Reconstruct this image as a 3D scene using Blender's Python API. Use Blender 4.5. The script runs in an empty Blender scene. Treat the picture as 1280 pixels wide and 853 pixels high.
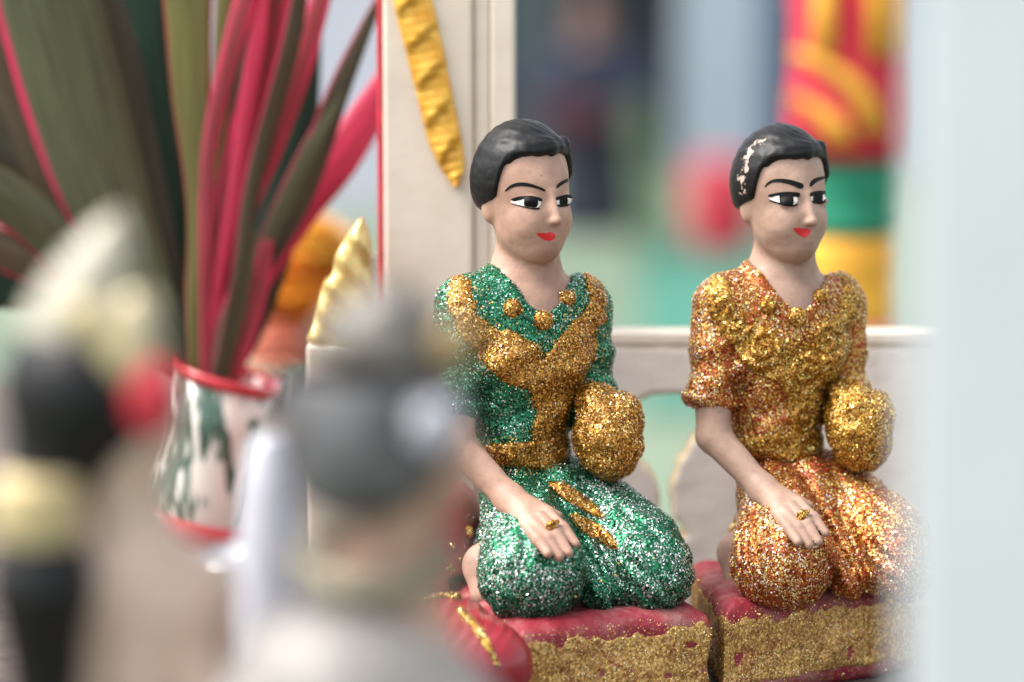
import bpy, math, random
import numpy as np
from mathutils import Vector, Matrix
from mathutils.bvhtree import BVHTree
from mathutils.geometry import delaunay_2d_cdt

random.seed(7)
RNG = np.random.default_rng(11)
sc = bpy.context.scene
COL = sc.collection
MM = 0.001

# ------------------------------------------------------------------ camera
PITCH = math.radians(8.0)
CAM = np.array([0.0, -792.0, 196.0])          # millimetres
KPX = 36.0 / 1280.0 / 100.0                   # slope per photo pixel
FWD = np.array([0, math.cos(PITCH), -math.sin(PITCH)])
UPV = np.array([0, math.sin(PITCH), math.cos(PITCH)])
cd = bpy.data.cameras.new('camera')
cam = bpy.data.objects.new('camera', cd); COL.objects.link(cam)
cd.lens = 100; cd.sensor_width = 36
cd.clip_start = 0.02; cd.clip_end = 500
cam.location = CAM * MM
cam.rotation_euler = (math.radians(90) - PITCH, 0, 0)
cd.dof.use_dof = True
cd.dof.focus_distance = 0.785
cd.dof.aperture_fstop = 5.4
cd.dof.aperture_blades = 0
sc.camera = cam

# ------------------------------------------------------------------ sky and sun
SUN_EL, SUN_AZ = math.radians(56), math.radians(-100)   # azimuth from +Y (behind the figures), towards -X
w = bpy.data.worlds.new('World'); sc.world = w; w.use_nodes = True
nt = w.node_tree; bg = nt.nodes['Background']
sky = nt.nodes.new('ShaderNodeTexSky'); sky.sky_type = 'NISHITA'; sky.sun_disc = False
sky.sun_elevation = SUN_EL; sky.sun_rotation = SUN_AZ
sky.air_density = 1.0; sky.dust_density = 4.0; sky.ozone_density = 0.6
hs = nt.nodes.new('ShaderNodeHueSaturation'); hs.inputs['Saturation'].default_value = 0.30
nt.links.new(sky.outputs[0], hs.inputs['Color']); nt.links.new(hs.outputs[0], bg.inputs['Color'])
bg.inputs['Strength'].default_value = 0.15
sd = bpy.data.lights.new('sun', 'SUN'); sd.energy = 1.2; sd.angle = math.radians(24); sd.color = (1, .95, .87)
sun = bpy.data.objects.new('sun', sd); COL.objects.link(sun)
sdir = Vector((math.sin(SUN_AZ) * math.cos(SUN_EL), math.cos(SUN_AZ) * math.cos(SUN_EL), math.sin(SUN_EL)))
sun.rotation_euler = sdir.to_track_quat('Z', 'Y').to_euler()
sun.location = sdir * 3

sc.view_settings.view_transform = 'Standard'; sc.view_settings.look = 'None'
sc.view_settings.exposure = 1.40; sc.view_settings.gamma = 1
sc.cycles.use_denoising = True
sc.cycles.max_bounces = 6; sc.cycles.diffuse_bounces = 4; sc.cycles.glossy_bounces = 3
sc.cycles.sample_clamp_indirect = 6; sc.cycles.sample_clamp_direct = 0
sc.cycles.use_adaptive_sampling = False
sc.cycles.caustics_reflective = False; sc.cycles.caustics_refractive = False

# ------------------------------------------------------------------ pixel helpers (a pixel gives a direction only)
def ray(px, py):
    return FWD + (px - 640) * KPX * np.array([1.0, 0, 0]) + (426.5 - py) * KPX * UPV
def P(px, py, y):
    """world point (mm) on the ray of a photo pixel at world depth y (mm)"""
    d = ray(px, py); return CAM + d * ((y - CAM[1]) / d[1])
GROUND = -1800.0
FLOOR = -13.0                                 # top of the platform the figurines stand on
def G(px, py, z=GROUND):
    d = ray(px, py); return CAM + d * ((z - CAM[2]) / d[2])
def project(X, Y, Z):
    dy = Y - CAM[1]; dz = Z - CAM[2]
    D = dy * FWD[1] + dz * FWD[2]
    return 640 + X / D / KPX, 426.5 - (dy * UPV[1] + dz * UPV[2]) / D / KPX

# ------------------------------------------------------------------ object helpers
def rot2(v, a): c, s = math.cos(a), math.sin(a); return np.array([v[0]*c - v[1]*s, v[0]*s + v[1]*c, v[2]])
def link(name, me, mat=None, parent=None, smooth=True):
    o = bpy.data.objects.new(name, me); COL.objects.link(o)
    if mat is not None and not me.materials: me.materials.append(mat)
    if parent is not None: o.parent = parent
    if smooth: me.shade_smooth()
    return o
def tag(o, label=None, cat=None, group=None, kind=None):
    if label: o['label'] = label
    if cat: o['category'] = cat
    if group: o['group'] = group
    if kind: o['kind'] = kind
    return o
def empty(name, loc_mm, rz=0, label=None, cat=None, group=None):
    o = bpy.data.objects.new(name, None); COL.objects.link(o)
    o.location = np.array(loc_mm) * MM; o.rotation_euler = (0, 0, rz); o.empty_display_size = 0.02
    return tag(o, label, cat, group)
def fast_mesh(name, V, F):
    """V (n,3) millimetres, F (m,k) faces"""
    V = np.asarray(V, dtype=np.float32) * MM; F = np.asarray(F, dtype=np.int32)
    me = bpy.data.meshes.new(name)
    n, k = F.shape
    me.vertices.add(len(V)); me.vertices.foreach_set('co', V.ravel())
    me.loops.add(n * k); me.loops.foreach_set('vertex_index', F.ravel())
    me.polygons.add(n)
    me.polygons.foreach_set('loop_start', np.arange(0, n * k, k, dtype=np.int32))
    me.update(calc_edges=True)
    return me
def py_mesh(name, V, F):
    me = bpy.data.meshes.new(name)
    me.from_pydata([tuple(float(c) * MM for c in v) for v in V], [], [tuple(int(i) for i in f) for f in F])
    me.update(); return me
def box_vf(lo, hi, V=None, F=None):
    V = [] if V is None else V; F = [] if F is None else F
    b = len(V)
    for z in (lo[2], hi[2]):
        V += [(lo[0], lo[1], z), (hi[0], lo[1], z), (hi[0], hi[1], z), (lo[0], hi[1], z)]
    F += [(b+3, b+2, b+1, b), (b+4, b+5, b+6, b+7)]
    for i in range(4):
        j = (i + 1) % 4; F.append((b + i, b + j, b + 4 + j, b + 4 + i))
    return V, F
def bevel(o, wd, seg=2):
    m = o.modifiers.new('bevel', 'BEVEL'); m.width = wd * MM; m.segments = seg; m.limit_method = 'ANGLE'
    return o
def lathe_vf(prof, n=40, c=(0, 0, 0), axis=(0, 0, 1), wob=0.0):
    """prof list of (r,h)"""
    q = Vector((0, 0, 1)).rotation_difference(Vector(axis).normalized())
    V, F = [], []
    for i, (r, h) in enumerate(prof):
        for j in range(n):
            a = 2 * math.pi * j / n; rr = r * (1 + wob * math.sin(3 * a + i))
            p = q @ Vector((rr * math.cos(a), rr * math.sin(a), h)); V.append((p.x + c[0], p.y + c[1], p.z + c[2]))
    for i in range(len(prof) - 1):
        for j in range(n):
            k = (j + 1) % n; F.append((i*n + j, i*n + k, (i+1)*n + k, (i+1)*n + j))
    F.append(tuple(range(n - 1, -1, -1))); F.append(tuple((len(prof)-1)*n + j for j in range(n)))
    return V, F
def tube_vf(pts, rad, n=8):
    V, F = [], []; pts = [Vector(p) for p in pts]
    for i, p in enumerate(pts):
        t = (pts[min(i+1, len(pts)-1)] - pts[max(i-1, 0)]).normalized()
        s = t.cross(Vector((0, 1, 0.3))).normalized(); u = s.cross(t)
        r = rad[i] if hasattr(rad, '__len__') else rad
        for j in range(n):
            a = 2*math.pi*j/n; q = p + (s*math.cos(a) + u*math.sin(a))*r; V.append(tuple(q))
    for i in range(len(pts)-1):
        for j in range(n):
            k = (j+1) % n; F.append((i*n+j, i*n+k, (i+1)*n+k, (i+1)*n+j))
    F.append(tuple(range(n-1, -1, -1))); F.append(tuple((len(pts)-1)*n+j for j in range(n)))
    return V, F

# ------------------------------------------------------------------ material helpers
def new_mat(name):
    m = bpy.data.materials.new(name); m.use_nodes = True
    return m, m.node_tree, m.node_tree.nodes['Principled BSDF']
def ramp(nt, fac, stops):
    r = nt.nodes.new('ShaderNodeValToRGB'); e = r.color_ramp.elements
    while len(e) < len(stops): e.new(0.5)
    for i, (p, c) in enumerate(stops):
        e[i].position = p; e[i].color = tuple(c) + (1,) if len(c) == 3 else c
    nt.links.new(fac, r.inputs[0]); return r.outputs[0]
def tex_noise(nt, scale, detail=3, rough=.55, vec=None):
    n = nt.nodes.new('ShaderNodeTexNoise'); n.inputs['Scale'].default_value = scale
    n.inputs['Detail'].default_value = detail; n.inputs['Roughness'].default_value = rough
    if vec is None:
        t = nt.nodes.new('ShaderNodeTexCoord'); vec = t.outputs['Object']
    nt.links.new(vec, n.inputs['Vector']); return n.outputs['Fac']
def mixc(nt, fac, a, b):
    m = nt.nodes.new('ShaderNodeMix'); m.data_type = 'RGBA'
    for s, v in ((m.inputs[0], fac), (m.inputs[6], a), (m.inputs[7], b)):
        if hasattr(v, 'links') or hasattr(v, 'is_linked'): nt.links.new(v, s)
        elif hasattr(v, '__len__'): s.default_value = tuple(v) + (1,) if len(v) == 3 else v
        else: s.default_value = v
    return m.outputs[2]
def mathn(nt, op, a, b=None, clamp=False):
    m = nt.nodes.new('ShaderNodeMath'); m.operation = op; m.use_clamp = clamp
    for s, v in zip(m.inputs, (a, b)):
        if v is None: continue
        if isinstance(v, (int, float)): s.default_value = v
        else: nt.links.new(v, s)
    return m.outputs[0]
def bump(nt, bs, height, strength, dist):
    b = nt.nodes.new('ShaderNodeBump'); b.inputs['Strength'].default_value = strength
    b.inputs['Distance'].default_value = dist
    nt.links.new(height, b.inputs['Height']); nt.links.new(b.outputs[0], bs.inputs['Normal'])
def plain(name, a, b=None, scale=150, rough=.55, metal=0, bmp=0.0, bscale=600, coat=0, lo=.35, hi=.65, detail=4):
    m, nt, bs = new_mat(name)
    if b is None: b = tuple(c * .72 for c in a)
    nt.links.new(ramp(nt, tex_noise(nt, scale, detail), [(lo, b), (hi, a)]), bs.inputs['Base Color'])
    bs.inputs['Roughness'].default_value = rough; bs.inputs['Metallic'].default_value = metal
    bs.inputs['Coat Weight'].default_value = coat; bs.inputs['Coat Roughness'].default_value = .15
    if bmp: bump(nt, bs, tex_noise(nt, bscale, 4), bmp, .0006)
    return m
def skin_mat(name, a=(.49, .305, .225), b=(.36, .21, .15), dirt=(.20, .14, .11)):
    m, nt, bs = new_mat(name)
    c = ramp(nt, tex_noise(nt, 85, 6, .65), [(.34, b), (.60, a), (.78, tuple(min(1, x*1.12 + .03) for x in a))])
    grime = ramp(nt, tex_noise(nt, 240, 6, .7), [(.52, (0, 0, 0)), (.76, (1, 1, 1))])
    c = mixc(nt, mathn(nt, 'MULTIPLY', grime, .5), c, dirt)
    v = nt.nodes.new('ShaderNodeTexVoronoi'); v.inputs['Scale'].default_value = 260
    t = nt.nodes.new('ShaderNodeTexCoord'); nt.links.new(t.outputs['Object'], v.inputs['Vector'])
    spk = mathn(nt, 'LESS_THAN', v.outputs['Distance'], .055)
    pick = mathn(nt, 'GREATER_THAN', tex_noise(nt, 90, 1), .56)
    c = mixc(nt, mathn(nt, 'MULTIPLY', mathn(nt, 'MULTIPLY', spk, pick), .5), c, (.05, .035, .03))
    nt.links.new(c, bs.inputs['Base Color'])
    nt.links.new(ramp(nt, tex_noise(nt, 180, 3), [(.3, (.38,)*3), (.7, (.6,)*3)]), bs.inputs['Roughness'])
    bs.inputs['Specular IOR Level'].default_value = .4
    bump(nt, bs, tex_noise(nt, 420, 5, .6), .28, .0006)
    return m
def hair_mat(name, chips=None):
    m, nt, bs = new_mat(name)
    c = ramp(nt, tex_noise(nt, 160, 5), [(.3, (.0035, .0035, .004)), (.75, (.010, .010, .011))])
    c = mixc(nt, mathn(nt, 'MULTIPLY', ramp(nt, tex_noise(nt, 500, 5, .7), [(.60, (0,)*3), (.75, (1,)*3)]), .2), c, (.10, .095, .095))
    if chips:
        t = nt.nodes.new('ShaderNodeTexCoord')
        dmin = None
        for (x, y, z, r) in chips:
            d = nt.nodes.new('ShaderNodeVectorMath'); d.operation = 'DISTANCE'
            nt.links.new(t.outputs['Object'], d.inputs[0]); d.inputs[1].default_value = (x * MM, y * MM, z * MM)
            s = mathn(nt, 'DIVIDE', d.outputs['Value'], r * MM)
            dmin = s if dmin is None else mathn(nt, 'MINIMUM', dmin, s)
        f = mathn(nt, 'ADD', mathn(nt, 'SUBTRACT', 1.0, dmin), mathn(nt, 'MULTIPLY', mathn(nt, 'SUBTRACT', tex_noise(nt, 380, 6, .65), .5), 6.5))
        c = mixc(nt, mathn(nt, 'GREATER_THAN', f, .42), c, (.46, .36, .31))
    nt.links.new(c, bs.inputs['Base Color'])
    bs.inputs['Roughness'].default_value = .42; bs.inputs['Specular IOR Level'].default_value = .26
    bump(nt, bs, tex_noise(nt, 700, 4), .22, .0005)
    return m
def glitter_under(name, a, b, cell=1700):
    """paint full of fine glitter: every voronoi cell is a tilted grain"""
    m, nt, bs = new_mat(name)
    t = nt.nodes.new('ShaderNodeTexCoord')
    v = nt.nodes.new('ShaderNodeTexVoronoi'); v.inputs['Scale'].default_value = cell
    nt.links.new(t.outputs['Object'], v.inputs['Vector'])
    sub = nt.nodes.new('ShaderNodeVectorMath'); sub.operation = 'SUBTRACT'
    nt.links.new(v.outputs['Color'], sub.inputs[0]); sub.inputs[1].default_value = (.5, .5, .5)
    mul = nt.nodes.new('ShaderNodeVectorMath'); mul.operation = 'SCALE'; mul.inputs['Scale'].default_value = .75
    nt.links.new(sub.outputs[0], mul.inputs[0])
    geo = nt.nodes.new('ShaderNodeNewGeometry')
    add = nt.nodes.new('ShaderNodeVectorMath'); add.operation = 'ADD'
    nt.links.new(geo.outputs['Normal'], add.inputs[0]); nt.links.new(mul.outputs[0], add.inputs[1])
    nrm = nt.nodes.new('ShaderNodeVectorMath'); nrm.operation = 'NORMALIZE'; nt.links.new(add.outputs[0], nrm.inputs[0])
    nt.links.new(nrm.outputs[0], bs.inputs['Normal'])
    sep = nt.nodes.new('ShaderNodeSeparateColor'); nt.links.new(v.outputs['Color'], sep.inputs[0])
    nt.links.new(ramp(nt, sep.outputs[0], [(.2, b), (.9, a)]), bs.inputs['Base Color'])
    bs.inputs['Metallic'].default_value = .65; bs.inputs['Roughness'].default_value = .32
    return m
def flake_mat(name='glitter_flakes', coat=.9):
    m, nt, bs = new_mat(name)
    a = nt.nodes.new('ShaderNodeVertexColor'); a.layer_name = 'Col'
    nt.links.new(a.outputs[0], bs.inputs['Base Color'])
    bs.inputs['Metallic'].default_value = .60; bs.inputs['Roughness'].default_value = .30
    bs.inputs['Coat Weight'].default_value = coat; bs.inputs['Coat Roughness'].default_value = .12
    return m

# ------------------------------------------------------------------ signed distance modelling
_lat = np.random.default_rng(3).random((32, 32, 32)).astype(np.float32)
def vnoise(X, Y, Z, s, seed=0):
    """value noise in -1..1, feature size s"""
    x, y, z = X / s + 7.3 * seed + 100, Y / s + 3.1 * seed + 100, Z / s + 5.7 * seed + 100
    xi, yi, zi = (np.floor(a).astype(np.int32) for a in (x, y, z))
    fx, fy, fz = (a - b for a, b in ((x, xi), (y, yi), (z, zi)))
    fx, fy, fz = (f * f * (3 - 2 * f) for f in (fx, fy, fz))
    r = 0
    for dx in (0, 1):
        for dy in (0, 1):
            for dz in (0, 1):
                wgt = (fx if dx else 1 - fx) * (fy if dy else 1 - fy) * (fz if dz else 1 - fz)
                r = r + wgt * _lat[(xi + dx) & 31, (yi + dy) & 31, (zi + dz) & 31]
    return (2 * r - 1).astype(np.float32)
def smin(a, b, k):
    h = np.clip(.5 + .5 * (b - a) / k, 0, 1); return b * (1 - h) + a * h - k * h * (1 - h)
def smax(a, b, k): return -smin(-a, -b, k)
def ellipsoid(p, c, r, yaw=0.0, tilt=0.0):
    X, Y, Z = p[0] - c[0], p[1] - c[1], p[2] - c[2]
    if yaw:
        cs, sn = math.cos(yaw), math.sin(yaw); X, Y = X * cs + Y * sn, -X * sn + Y * cs
    if tilt:
        cs, sn = math.cos(tilt), math.sin(tilt); X, Z = X * cs + Z * sn, -X * sn + Z * cs
    k0 = np.sqrt((X / r[0])**2 + (Y / r[1])**2 + (Z / r[2])**2)
    k1 = np.sqrt((X / r[0]**2)**2 + (Y / r[1]**2)**2 + (Z / r[2]**2)**2) + 1e-9
    return k0 * (k0 - 1.0) / k1
def cone(p, a, b, ra, rb=None):
    rb = ra if rb is None else rb
    a = np.asarray(a, float); d = np.asarray(b, float) - a; L2 = float(d @ d) + 1e-9
    X, Y, Z = p[0] - a[0], p[1] - a[1], p[2] - a[2]
    t = np.clip((X * d[0] + Y * d[1] + Z * d[2]) / L2, 0, 1)
    return np.sqrt((X - t*d[0])**2 + (Y - t*d[1])**2 + (Z - t*d[2])**2) - (ra + (rb - ra) * t)
def rbox(p, c, h, r, yaw=0.0):
    X, Y, Z = p[0] - c[0], p[1] - c[1], p[2] - c[2]
    if yaw:
        cs, sn = math.cos(yaw), math.sin(yaw); X, Y = X * cs + Y * sn, -X * sn + Y * cs
    q = [np.abs(a) - (b - r) for a, b in zip((X, Y, Z), h)]
    o = np.sqrt(sum(np.maximum(a, 0)**2 for a in q))
    return o + np.minimum(np.maximum(np.maximum(q[0], q[1]), q[2]), 0) - r
def poly_sd(X, Y, pts):
    """exact signed distance to a polygon, arrays X,Y"""
    n = len(pts); d = np.full(X.shape, 1e18); s = np.ones(X.shape)
    for i in range(n):
        a = pts[i]; b = pts[i - 1]
        ex, ey = b[0]-a[0], b[1]-a[1]; wx, wy = X-a[0], Y-a[1]
        t = np.clip((wx*ex + wy*ey) / (ex*ex + ey*ey + 1e-12), 0, 1)
        d = np.minimum(d, (wx-ex*t)**2 + (wy-ey*t)**2)
        c1, c2, c3 = Y >= a[1], Y < b[1], ex*wy > ey*wx
        s = np.where((c1 & c2 & c3) | (~c1 & ~c2 & ~c3), -s, s)
    return s * np.sqrt(d)
def grid(lo, hi, h):
    ax = [np.arange(l, u + h, h, dtype=np.float32) for l, u in zip(lo, hi)]
    return np.meshgrid(*ax, indexing='ij'), np.array(lo, np.float32), h
def nets(v, org, h):
    ins = v < 0
    nx, ny, nz = v.shape
    cnt = np.zeros((nx-1, ny-1, nz-1), np.uint8)
    C = [(a, b, c) for a in (0, 1) for b in (0, 1) for c in (0, 1)]
    for a, b, c in C: cnt += ins[a:nx-1+a, b:ny-1+b, c:nz-1+c]
    act = (cnt > 0) & (cnt < 8)
    ii, jj, kk = np.nonzero(act)
    idx = np.full(act.shape, -1, np.int32); idx[act] = np.arange(len(ii))
    acc = np.zeros((len(ii), 3), np.float32); num = np.zeros(len(ii), np.float32)
    for a in C:
        for ax in range(3):
            if a[ax]: continue
            b = list(a); b[ax] = 1
            va = v[ii+a[0], jj+a[1], kk+a[2]]; vb = v[ii+b[0], jj+b[1], kk+b[2]]
            cr = (va < 0) != (vb < 0); t = np.where(cr, va / np.where(cr, va - vb, 1), 0)
            for q in range(3): acc[:, q] += np.where(cr, a[q] + (t if q == ax else 0), 0)
            num += cr
    V = org + h * (np.stack([ii, jj, kk], 1) + acc / num[:, None])
    F = []
    for ax in range(3):
        sl0 = [slice(None)]*3; sl1 = [slice(None)]*3
        sl0[ax] = slice(0, -1); sl1[ax] = slice(1, None)
        ch = ins[tuple(sl0)] != ins[tuple(sl1)]
        e = np.array(np.nonzero(ch)).T
        o1, o2 = [q for q in range(3) if q != ax]
        ok = (e[:, o1] > 0) & (e[:, o2] > 0) & (e[:, o1] < v.shape[o1]-1) & (e[:, o2] < v.shape[o2]-1)
        e = e[ok]; quad = []
        for d1, d2 in ((-1, -1), (0, -1), (0, 0), (-1, 0)):
            c = e.copy(); c[:, o1] += d1; c[:, o2] += d2; quad.append(idx[c[:, 0], c[:, 1], c[:, 2]])
        q = np.stack(quad, 1); flip = ins[e[:, 0], e[:, 1], e[:, 2]]
        if ax == 1: flip = ~flip
        F.append(np.where(flip[:, None], q, q[:, ::-1]))
    return V, np.concatenate(F)
def sdf_obj(name, fn, lo, hi, h, mat, parent):
    p, org, h = grid(lo, hi, h)
    V, F = nets(fn(p), org, h)
    o = link(name, fast_mesh(name, V, F), mat, parent)
    return o, V, F
def catmull(pts, n=6):
    pts = [np.array(p, float) for p in pts]; out = []
    for i in range(len(pts)):
        a, b, c, d = pts[i-1], pts[i], pts[(i+1) % len(pts)], pts[(i+2) % len(pts)]
        for j in range(n):
            t = j / n
            out.append(.5*((2*b) + (c-a)*t + (2*a-5*b+4*c-d)*t*t + (3*b-a-3*c+d)*t**3))
    return out

def flakes(name, V, F, parent, mat, density, size, palette, weights=None, sigma=.24, seed=0, keep=None, lift=.12, patch=.42):
    """scatter real glitter flakes over a mesh; palette = colours, weights(pos, nrm)->(n,len(palette)) or list"""
    r = np.random.default_rng(seed)
    V = np.asarray(V, np.float32)
    a, b, c, d = (V[F[:, i]] for i in range(4))
    nf = np.cross(c - a, d - b); ar = np.linalg.norm(nf, axis=1) * .5
    n = int(ar.sum() * density)
    f = r.choice(len(F), n, p=ar / ar.sum())
    u, t = r.random((n, 1)), r.random((n, 1))
    pos = (a[f]*(1-u) + b[f]*u)*(1-t) + (d[f]*(1-u) + c[f]*u)*t
    nr = nf[f] / (np.linalg.norm(nf[f], axis=1)[:, None] + 1e-9)
    if patch:
        g = vnoise(pos[:, 0], pos[:, 1], pos[:, 2], 3.4, seed + 30) + .5*vnoise(pos[:, 0], pos[:, 1], pos[:, 2], 1.5, seed + 31)
        k = r.random(n) > np.clip((g - patch)*4, 0, .85)
        pos, nr = pos[k], nr[k]; n = len(pos)
    if keep is not None:
        k = keep(pos, nr, r); pos, nr = pos[k], nr[k]; n = len(pos)
    if callable(weights): W = weights(pos, nr)
    else: W = np.tile(np.array(weights, float), (n, 1))
    W = np.cumsum(W / W.sum(1, keepdims=True), 1)
    ci = (r.random((n, 1)) > W).sum(1).clip(0, len(palette)-1)
    colr = np.array(palette)[ci] * r.uniform(.75, 1.25, (n, 1))
    m = nr + np.where(r.random((n, 1)) < .22, sigma*1.9, sigma) * r.normal(size=(n, 3)); m /= np.linalg.norm(m, axis=1)[:, None]
    h = r.normal(size=(n, 3)); s = np.cross(m, h); s /= np.linalg.norm(s, axis=1)[:, None] + 1e-9
    q = np.cross(m, s)
    sz = (size[0] + (size[1]*1.15 - size[0]) * r.random((n, 1))**2.2) * .5
    base = pos + nr * (lift + .2 * r.random((n, 1)))
    VV = np.stack([base + s*sz, base + q*sz, base - s*sz, base - q*sz], 1).reshape(-1, 3)
    me = fast_mesh(name, VV, np.arange(n*4).reshape(n, 4))
    ca = me.color_attributes.new('Col', 'FLOAT_COLOR', 'POINT')
    ca.data.foreach_set('color', np.repeat(np.concatenate([np.clip(colr, 0, 1), np.ones((n, 1))], 1), 4, axis=0).astype(np.float32).ravel())
    o = link(name, me, mat, parent, smooth=False)
    o['kind'] = 'stuff'
    return o

# ------------------------------------------------------------------ materials
M = {}
M['cream'] = plain('cream_painted_concrete', (.74, .65, .54), (.66, .57, .465), 45, .7, bmp=.25, bscale=260)
def edge_cream():
    m, nt, bs = new_mat('cream_railing_with_ochre_edges')
    c = ramp(nt, tex_noise(nt, 60, 4), [(.35, (.62, .55, .49)), (.65, (.71, .645, .58))])
    t = nt.nodes.new('ShaderNodeTexCoord'); sp = nt.nodes.new('ShaderNodeSeparateXYZ'); nt.links.new(t.outputs['Normal'], sp.inputs[0])
    f = mathn(nt, 'LESS_THAN', mathn(nt, 'ABSOLUTE', sp.outputs[1]), .75)
    c = mixc(nt, mathn(nt, 'MULTIPLY', f, .7), c, (.78, .58, .30))
    nt.links.new(c, bs.inputs['Base Color']); bs.inputs['Roughness'].default_value = .75
    bump(nt, bs, tex_noise(nt, 300, 4), .5, .0006); return m
M['railing'] = edge_cream()
M['white_col'] = plain('white_painted_column', (.42, .45, .475), (.40, .43, .455), 30, .6, bmp=.2)
M['floor'] = plain('weathered_platform', (.17, .13, .11), (.07, .055, .05), 120, .85, bmp=.8, bscale=500)
M['red_paint'] = plain('red_edge_paint', (.62, .04, .07), None, 200, .45)
M['skin'] = skin_mat('painted_skin')
M['skin2'] = skin_mat('painted_skin_greyer', (.45, .295, .222), (.34, .212, .155), (.16, .12, .10))
M['skin3'] = skin_mat('pale_painted_skin', (.74, .56, .46), (.62, .44, .35), (.35, .25, .2))
M['hair'] = hair_mat('black_hair_paint')
M['black'] = plain('black_line_paint', (.004, .004, .004), (.003, .003, .003), 300, .6)
M['black'].node_tree.nodes['Principled BSDF'].inputs['Specular IOR Level'].default_value = .2
M['white'] = plain('white_eye_paint', (.85, .82, .78), None, 300, .4, lo=.2, hi=.4)
M['lips'] = plain('red_lip_paint', (.68, .02, .03), (.55, .015, .02), 300, .35)
M['flake'] = flake_mat()
M['flake_soft'] = flake_mat('glitter_flakes_soft', .15)
M['u_green'] = glitter_under('green_glitter_paint', (.03, .27, .12), (.004, .05, .025))
M['u_gold'] = glitter_under('gold_glitter_paint', (.62, .30, .045), (.13, .05, .008))
M['u_sand'] = glitter_under('sandy_gold_paint', (.74, .48, .15), (.40, .22, .07))
def _sand_patches():
    m = M['u_sand']; nt = m.node_tree; bs = nt.nodes['Principled BSDF']
    src = bs.inputs['Base Color'].links[0].from_socket
    f = ramp(nt, tex_noise(nt, 210, 5, .65), [(.48, (0,)*3), (.66, (1,)*3)])
    nt.links.new(mixc(nt, mathn(nt, 'MULTIPLY', f, .7), src, (.24, .045, .03)), bs.inputs['Base Color'])
_sand_patches()
M['u_red'] = glitter_under('copper_glitter_paint', (.55, .21, .04), (.24, .03, .01))
def base_red():
    m, nt, bs = new_mat('worn_red_base_paint')
    c = ramp(nt, tex_noise(nt, 90, 5, .65), [(.36, (.22, .008, .018)), (.48, (.27, .022, .036)), (.66, (.33, .13, .12))])
    c = mixc(nt, mathn(nt, 'MULTIPLY', ramp(nt, tex_noise(nt, 330, 6, .7), [(.55, (0,)*3), (.72, (1,)*3)]), .5), c, (.30, .17, .13))
    nt.links.new(c, bs.inputs['Base Color']); bs.inputs['Roughness'].default_value = .62
    bump(nt, bs, tex_noise(nt, 500, 5), .6, .0008); return m
M['base_red'] = base_red()
M['gloss_red'] = plain('glossy_red_paint', (.30, .008, .020), (.21, .006, .014), 60, .32, coat=.3)

# ================================================================== SETTING
def lawn_mat():
    m, nt, bs = new_mat('pale_lawn')
    c = ramp(nt, tex_noise(nt, .35, 4), [(.35, (.115, .16, .11)), (.65, (.16, .21, .145))])
    nt.links.new(c, bs.inputs['Base Color']); bs.inputs['Roughness'].default_value = .9; return m
L = 150000
o = link('lawn', py_mesh('lawn', [(-L, -L, GROUND), (L, -L, GROUND), (L, L, GROUND), (-L, L, GROUND)], [(0, 1, 2, 3)]), lawn_mat(), smooth=False)
tag(o, kind='structure')
V, F = box_vf((-420, -440, -60), (420, 150, FLOOR)); box_vf((-420, 150.5, -60), (-25, 560, FLOOR), V, F)
o = bevel(link('platform_floor', py_mesh('platform_floor', V, F), M['floor'], smooth=False), 3); tag(o, kind='structure')
V, F = box_vf((-300, -320, GROUND), (300, 110, -90)); box_vf((-360, -380, -90), (360, 140, -60.5), V, F); box_vf((-380, -400, GROUND), (380, 150, GROUND + 150), V, F)
box_vf((-380, 200, -90), (-60, 520, -60.5), V, F); box_vf((-330, 240, GROUND), (-110, 480, -90), V, F)
o = bevel(link('pedestal', py_mesh('pedestal', V, F), M['cream'], smooth=False), 6)
tag(o, 'cream concrete pedestal carrying the platform of figurines', 'pedestal')

# ------------------------------------------------------------------ cream railing with a scalloped opening
RY = 88.0                                   # front face of the railing
def px_to_plane(pts, y): return [P(a, b, y) for a, b in pts]
def railing():
    th = 13.0
    x0 = P(640, 430, RY)[0]; x1 = P(1240, 430, RY)[0]; ztop = P(800, 420, RY)[2]
    rt = empty('railing', (P(840, 430, RY)[0], RY, 0), label='low cream painted railing with scalloped opening behind the two glittery figurines', cat='railing')
    O = np.array([P(840, 430, RY)[0], RY, 0])
    arch = [(786, 560), (786, 520), (797, 503), (815, 495), (840, 493), (862, 496), (880, 506), (893, 525), (895, 545)]
    right = [(876, 541), (862, 556), (857, 570), (848, 578), (846, 592), (839, 604), (838, 620), (841, 634), (840, 645), (850, 656), (858, 672)]
    left = [(826, 672), (820, 650), (825, 636), (825, 618), (820, 600), (812, 588), (803, 582), (800, 574), (790, 570)]
    hole = [P(a, b, RY) for a, b in arch + right + left]
    hole2 = [(q[0] - O[0], q[2]) for q in hole]
    z0 = FLOOR - .5
    def panel(p):
        X, Y, Z = p
        d2 = poly_sd(X[:, 0, :], Z[:, 0, :], hole2)[:, None, :]
        outer = np.maximum(np.maximum(x0 - O[0] - X, X - (x1 - O[0])), np.maximum(z0 - Z, Z - (ztop - 3.0)))
        plan = smax(outer, -d2 + 0 * X, 1.0)
        s = smax(plan, np.abs(Y - th/2) - th/2, 1.6)
        return s + .18 * vnoise(X, Y, Z, 5, 2)
    pn, _, _ = sdf_obj('panel', panel, (x0 - O[0] - 2, -2, FLOOR - 2), (x1 - O[0] + 2, th + 2, ztop + 2), 1.0, M['railing'], rt)
    # coping
    V, F = box_vf((x0 - O[0], -.35, ztop - 2.99), (x1 - O[0], th + .35, ztop + 1.0))
    o = bevel(link('coping', py_mesh('coping', V, F), M['cream'], rt, smooth=False), .8)
railing()

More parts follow.
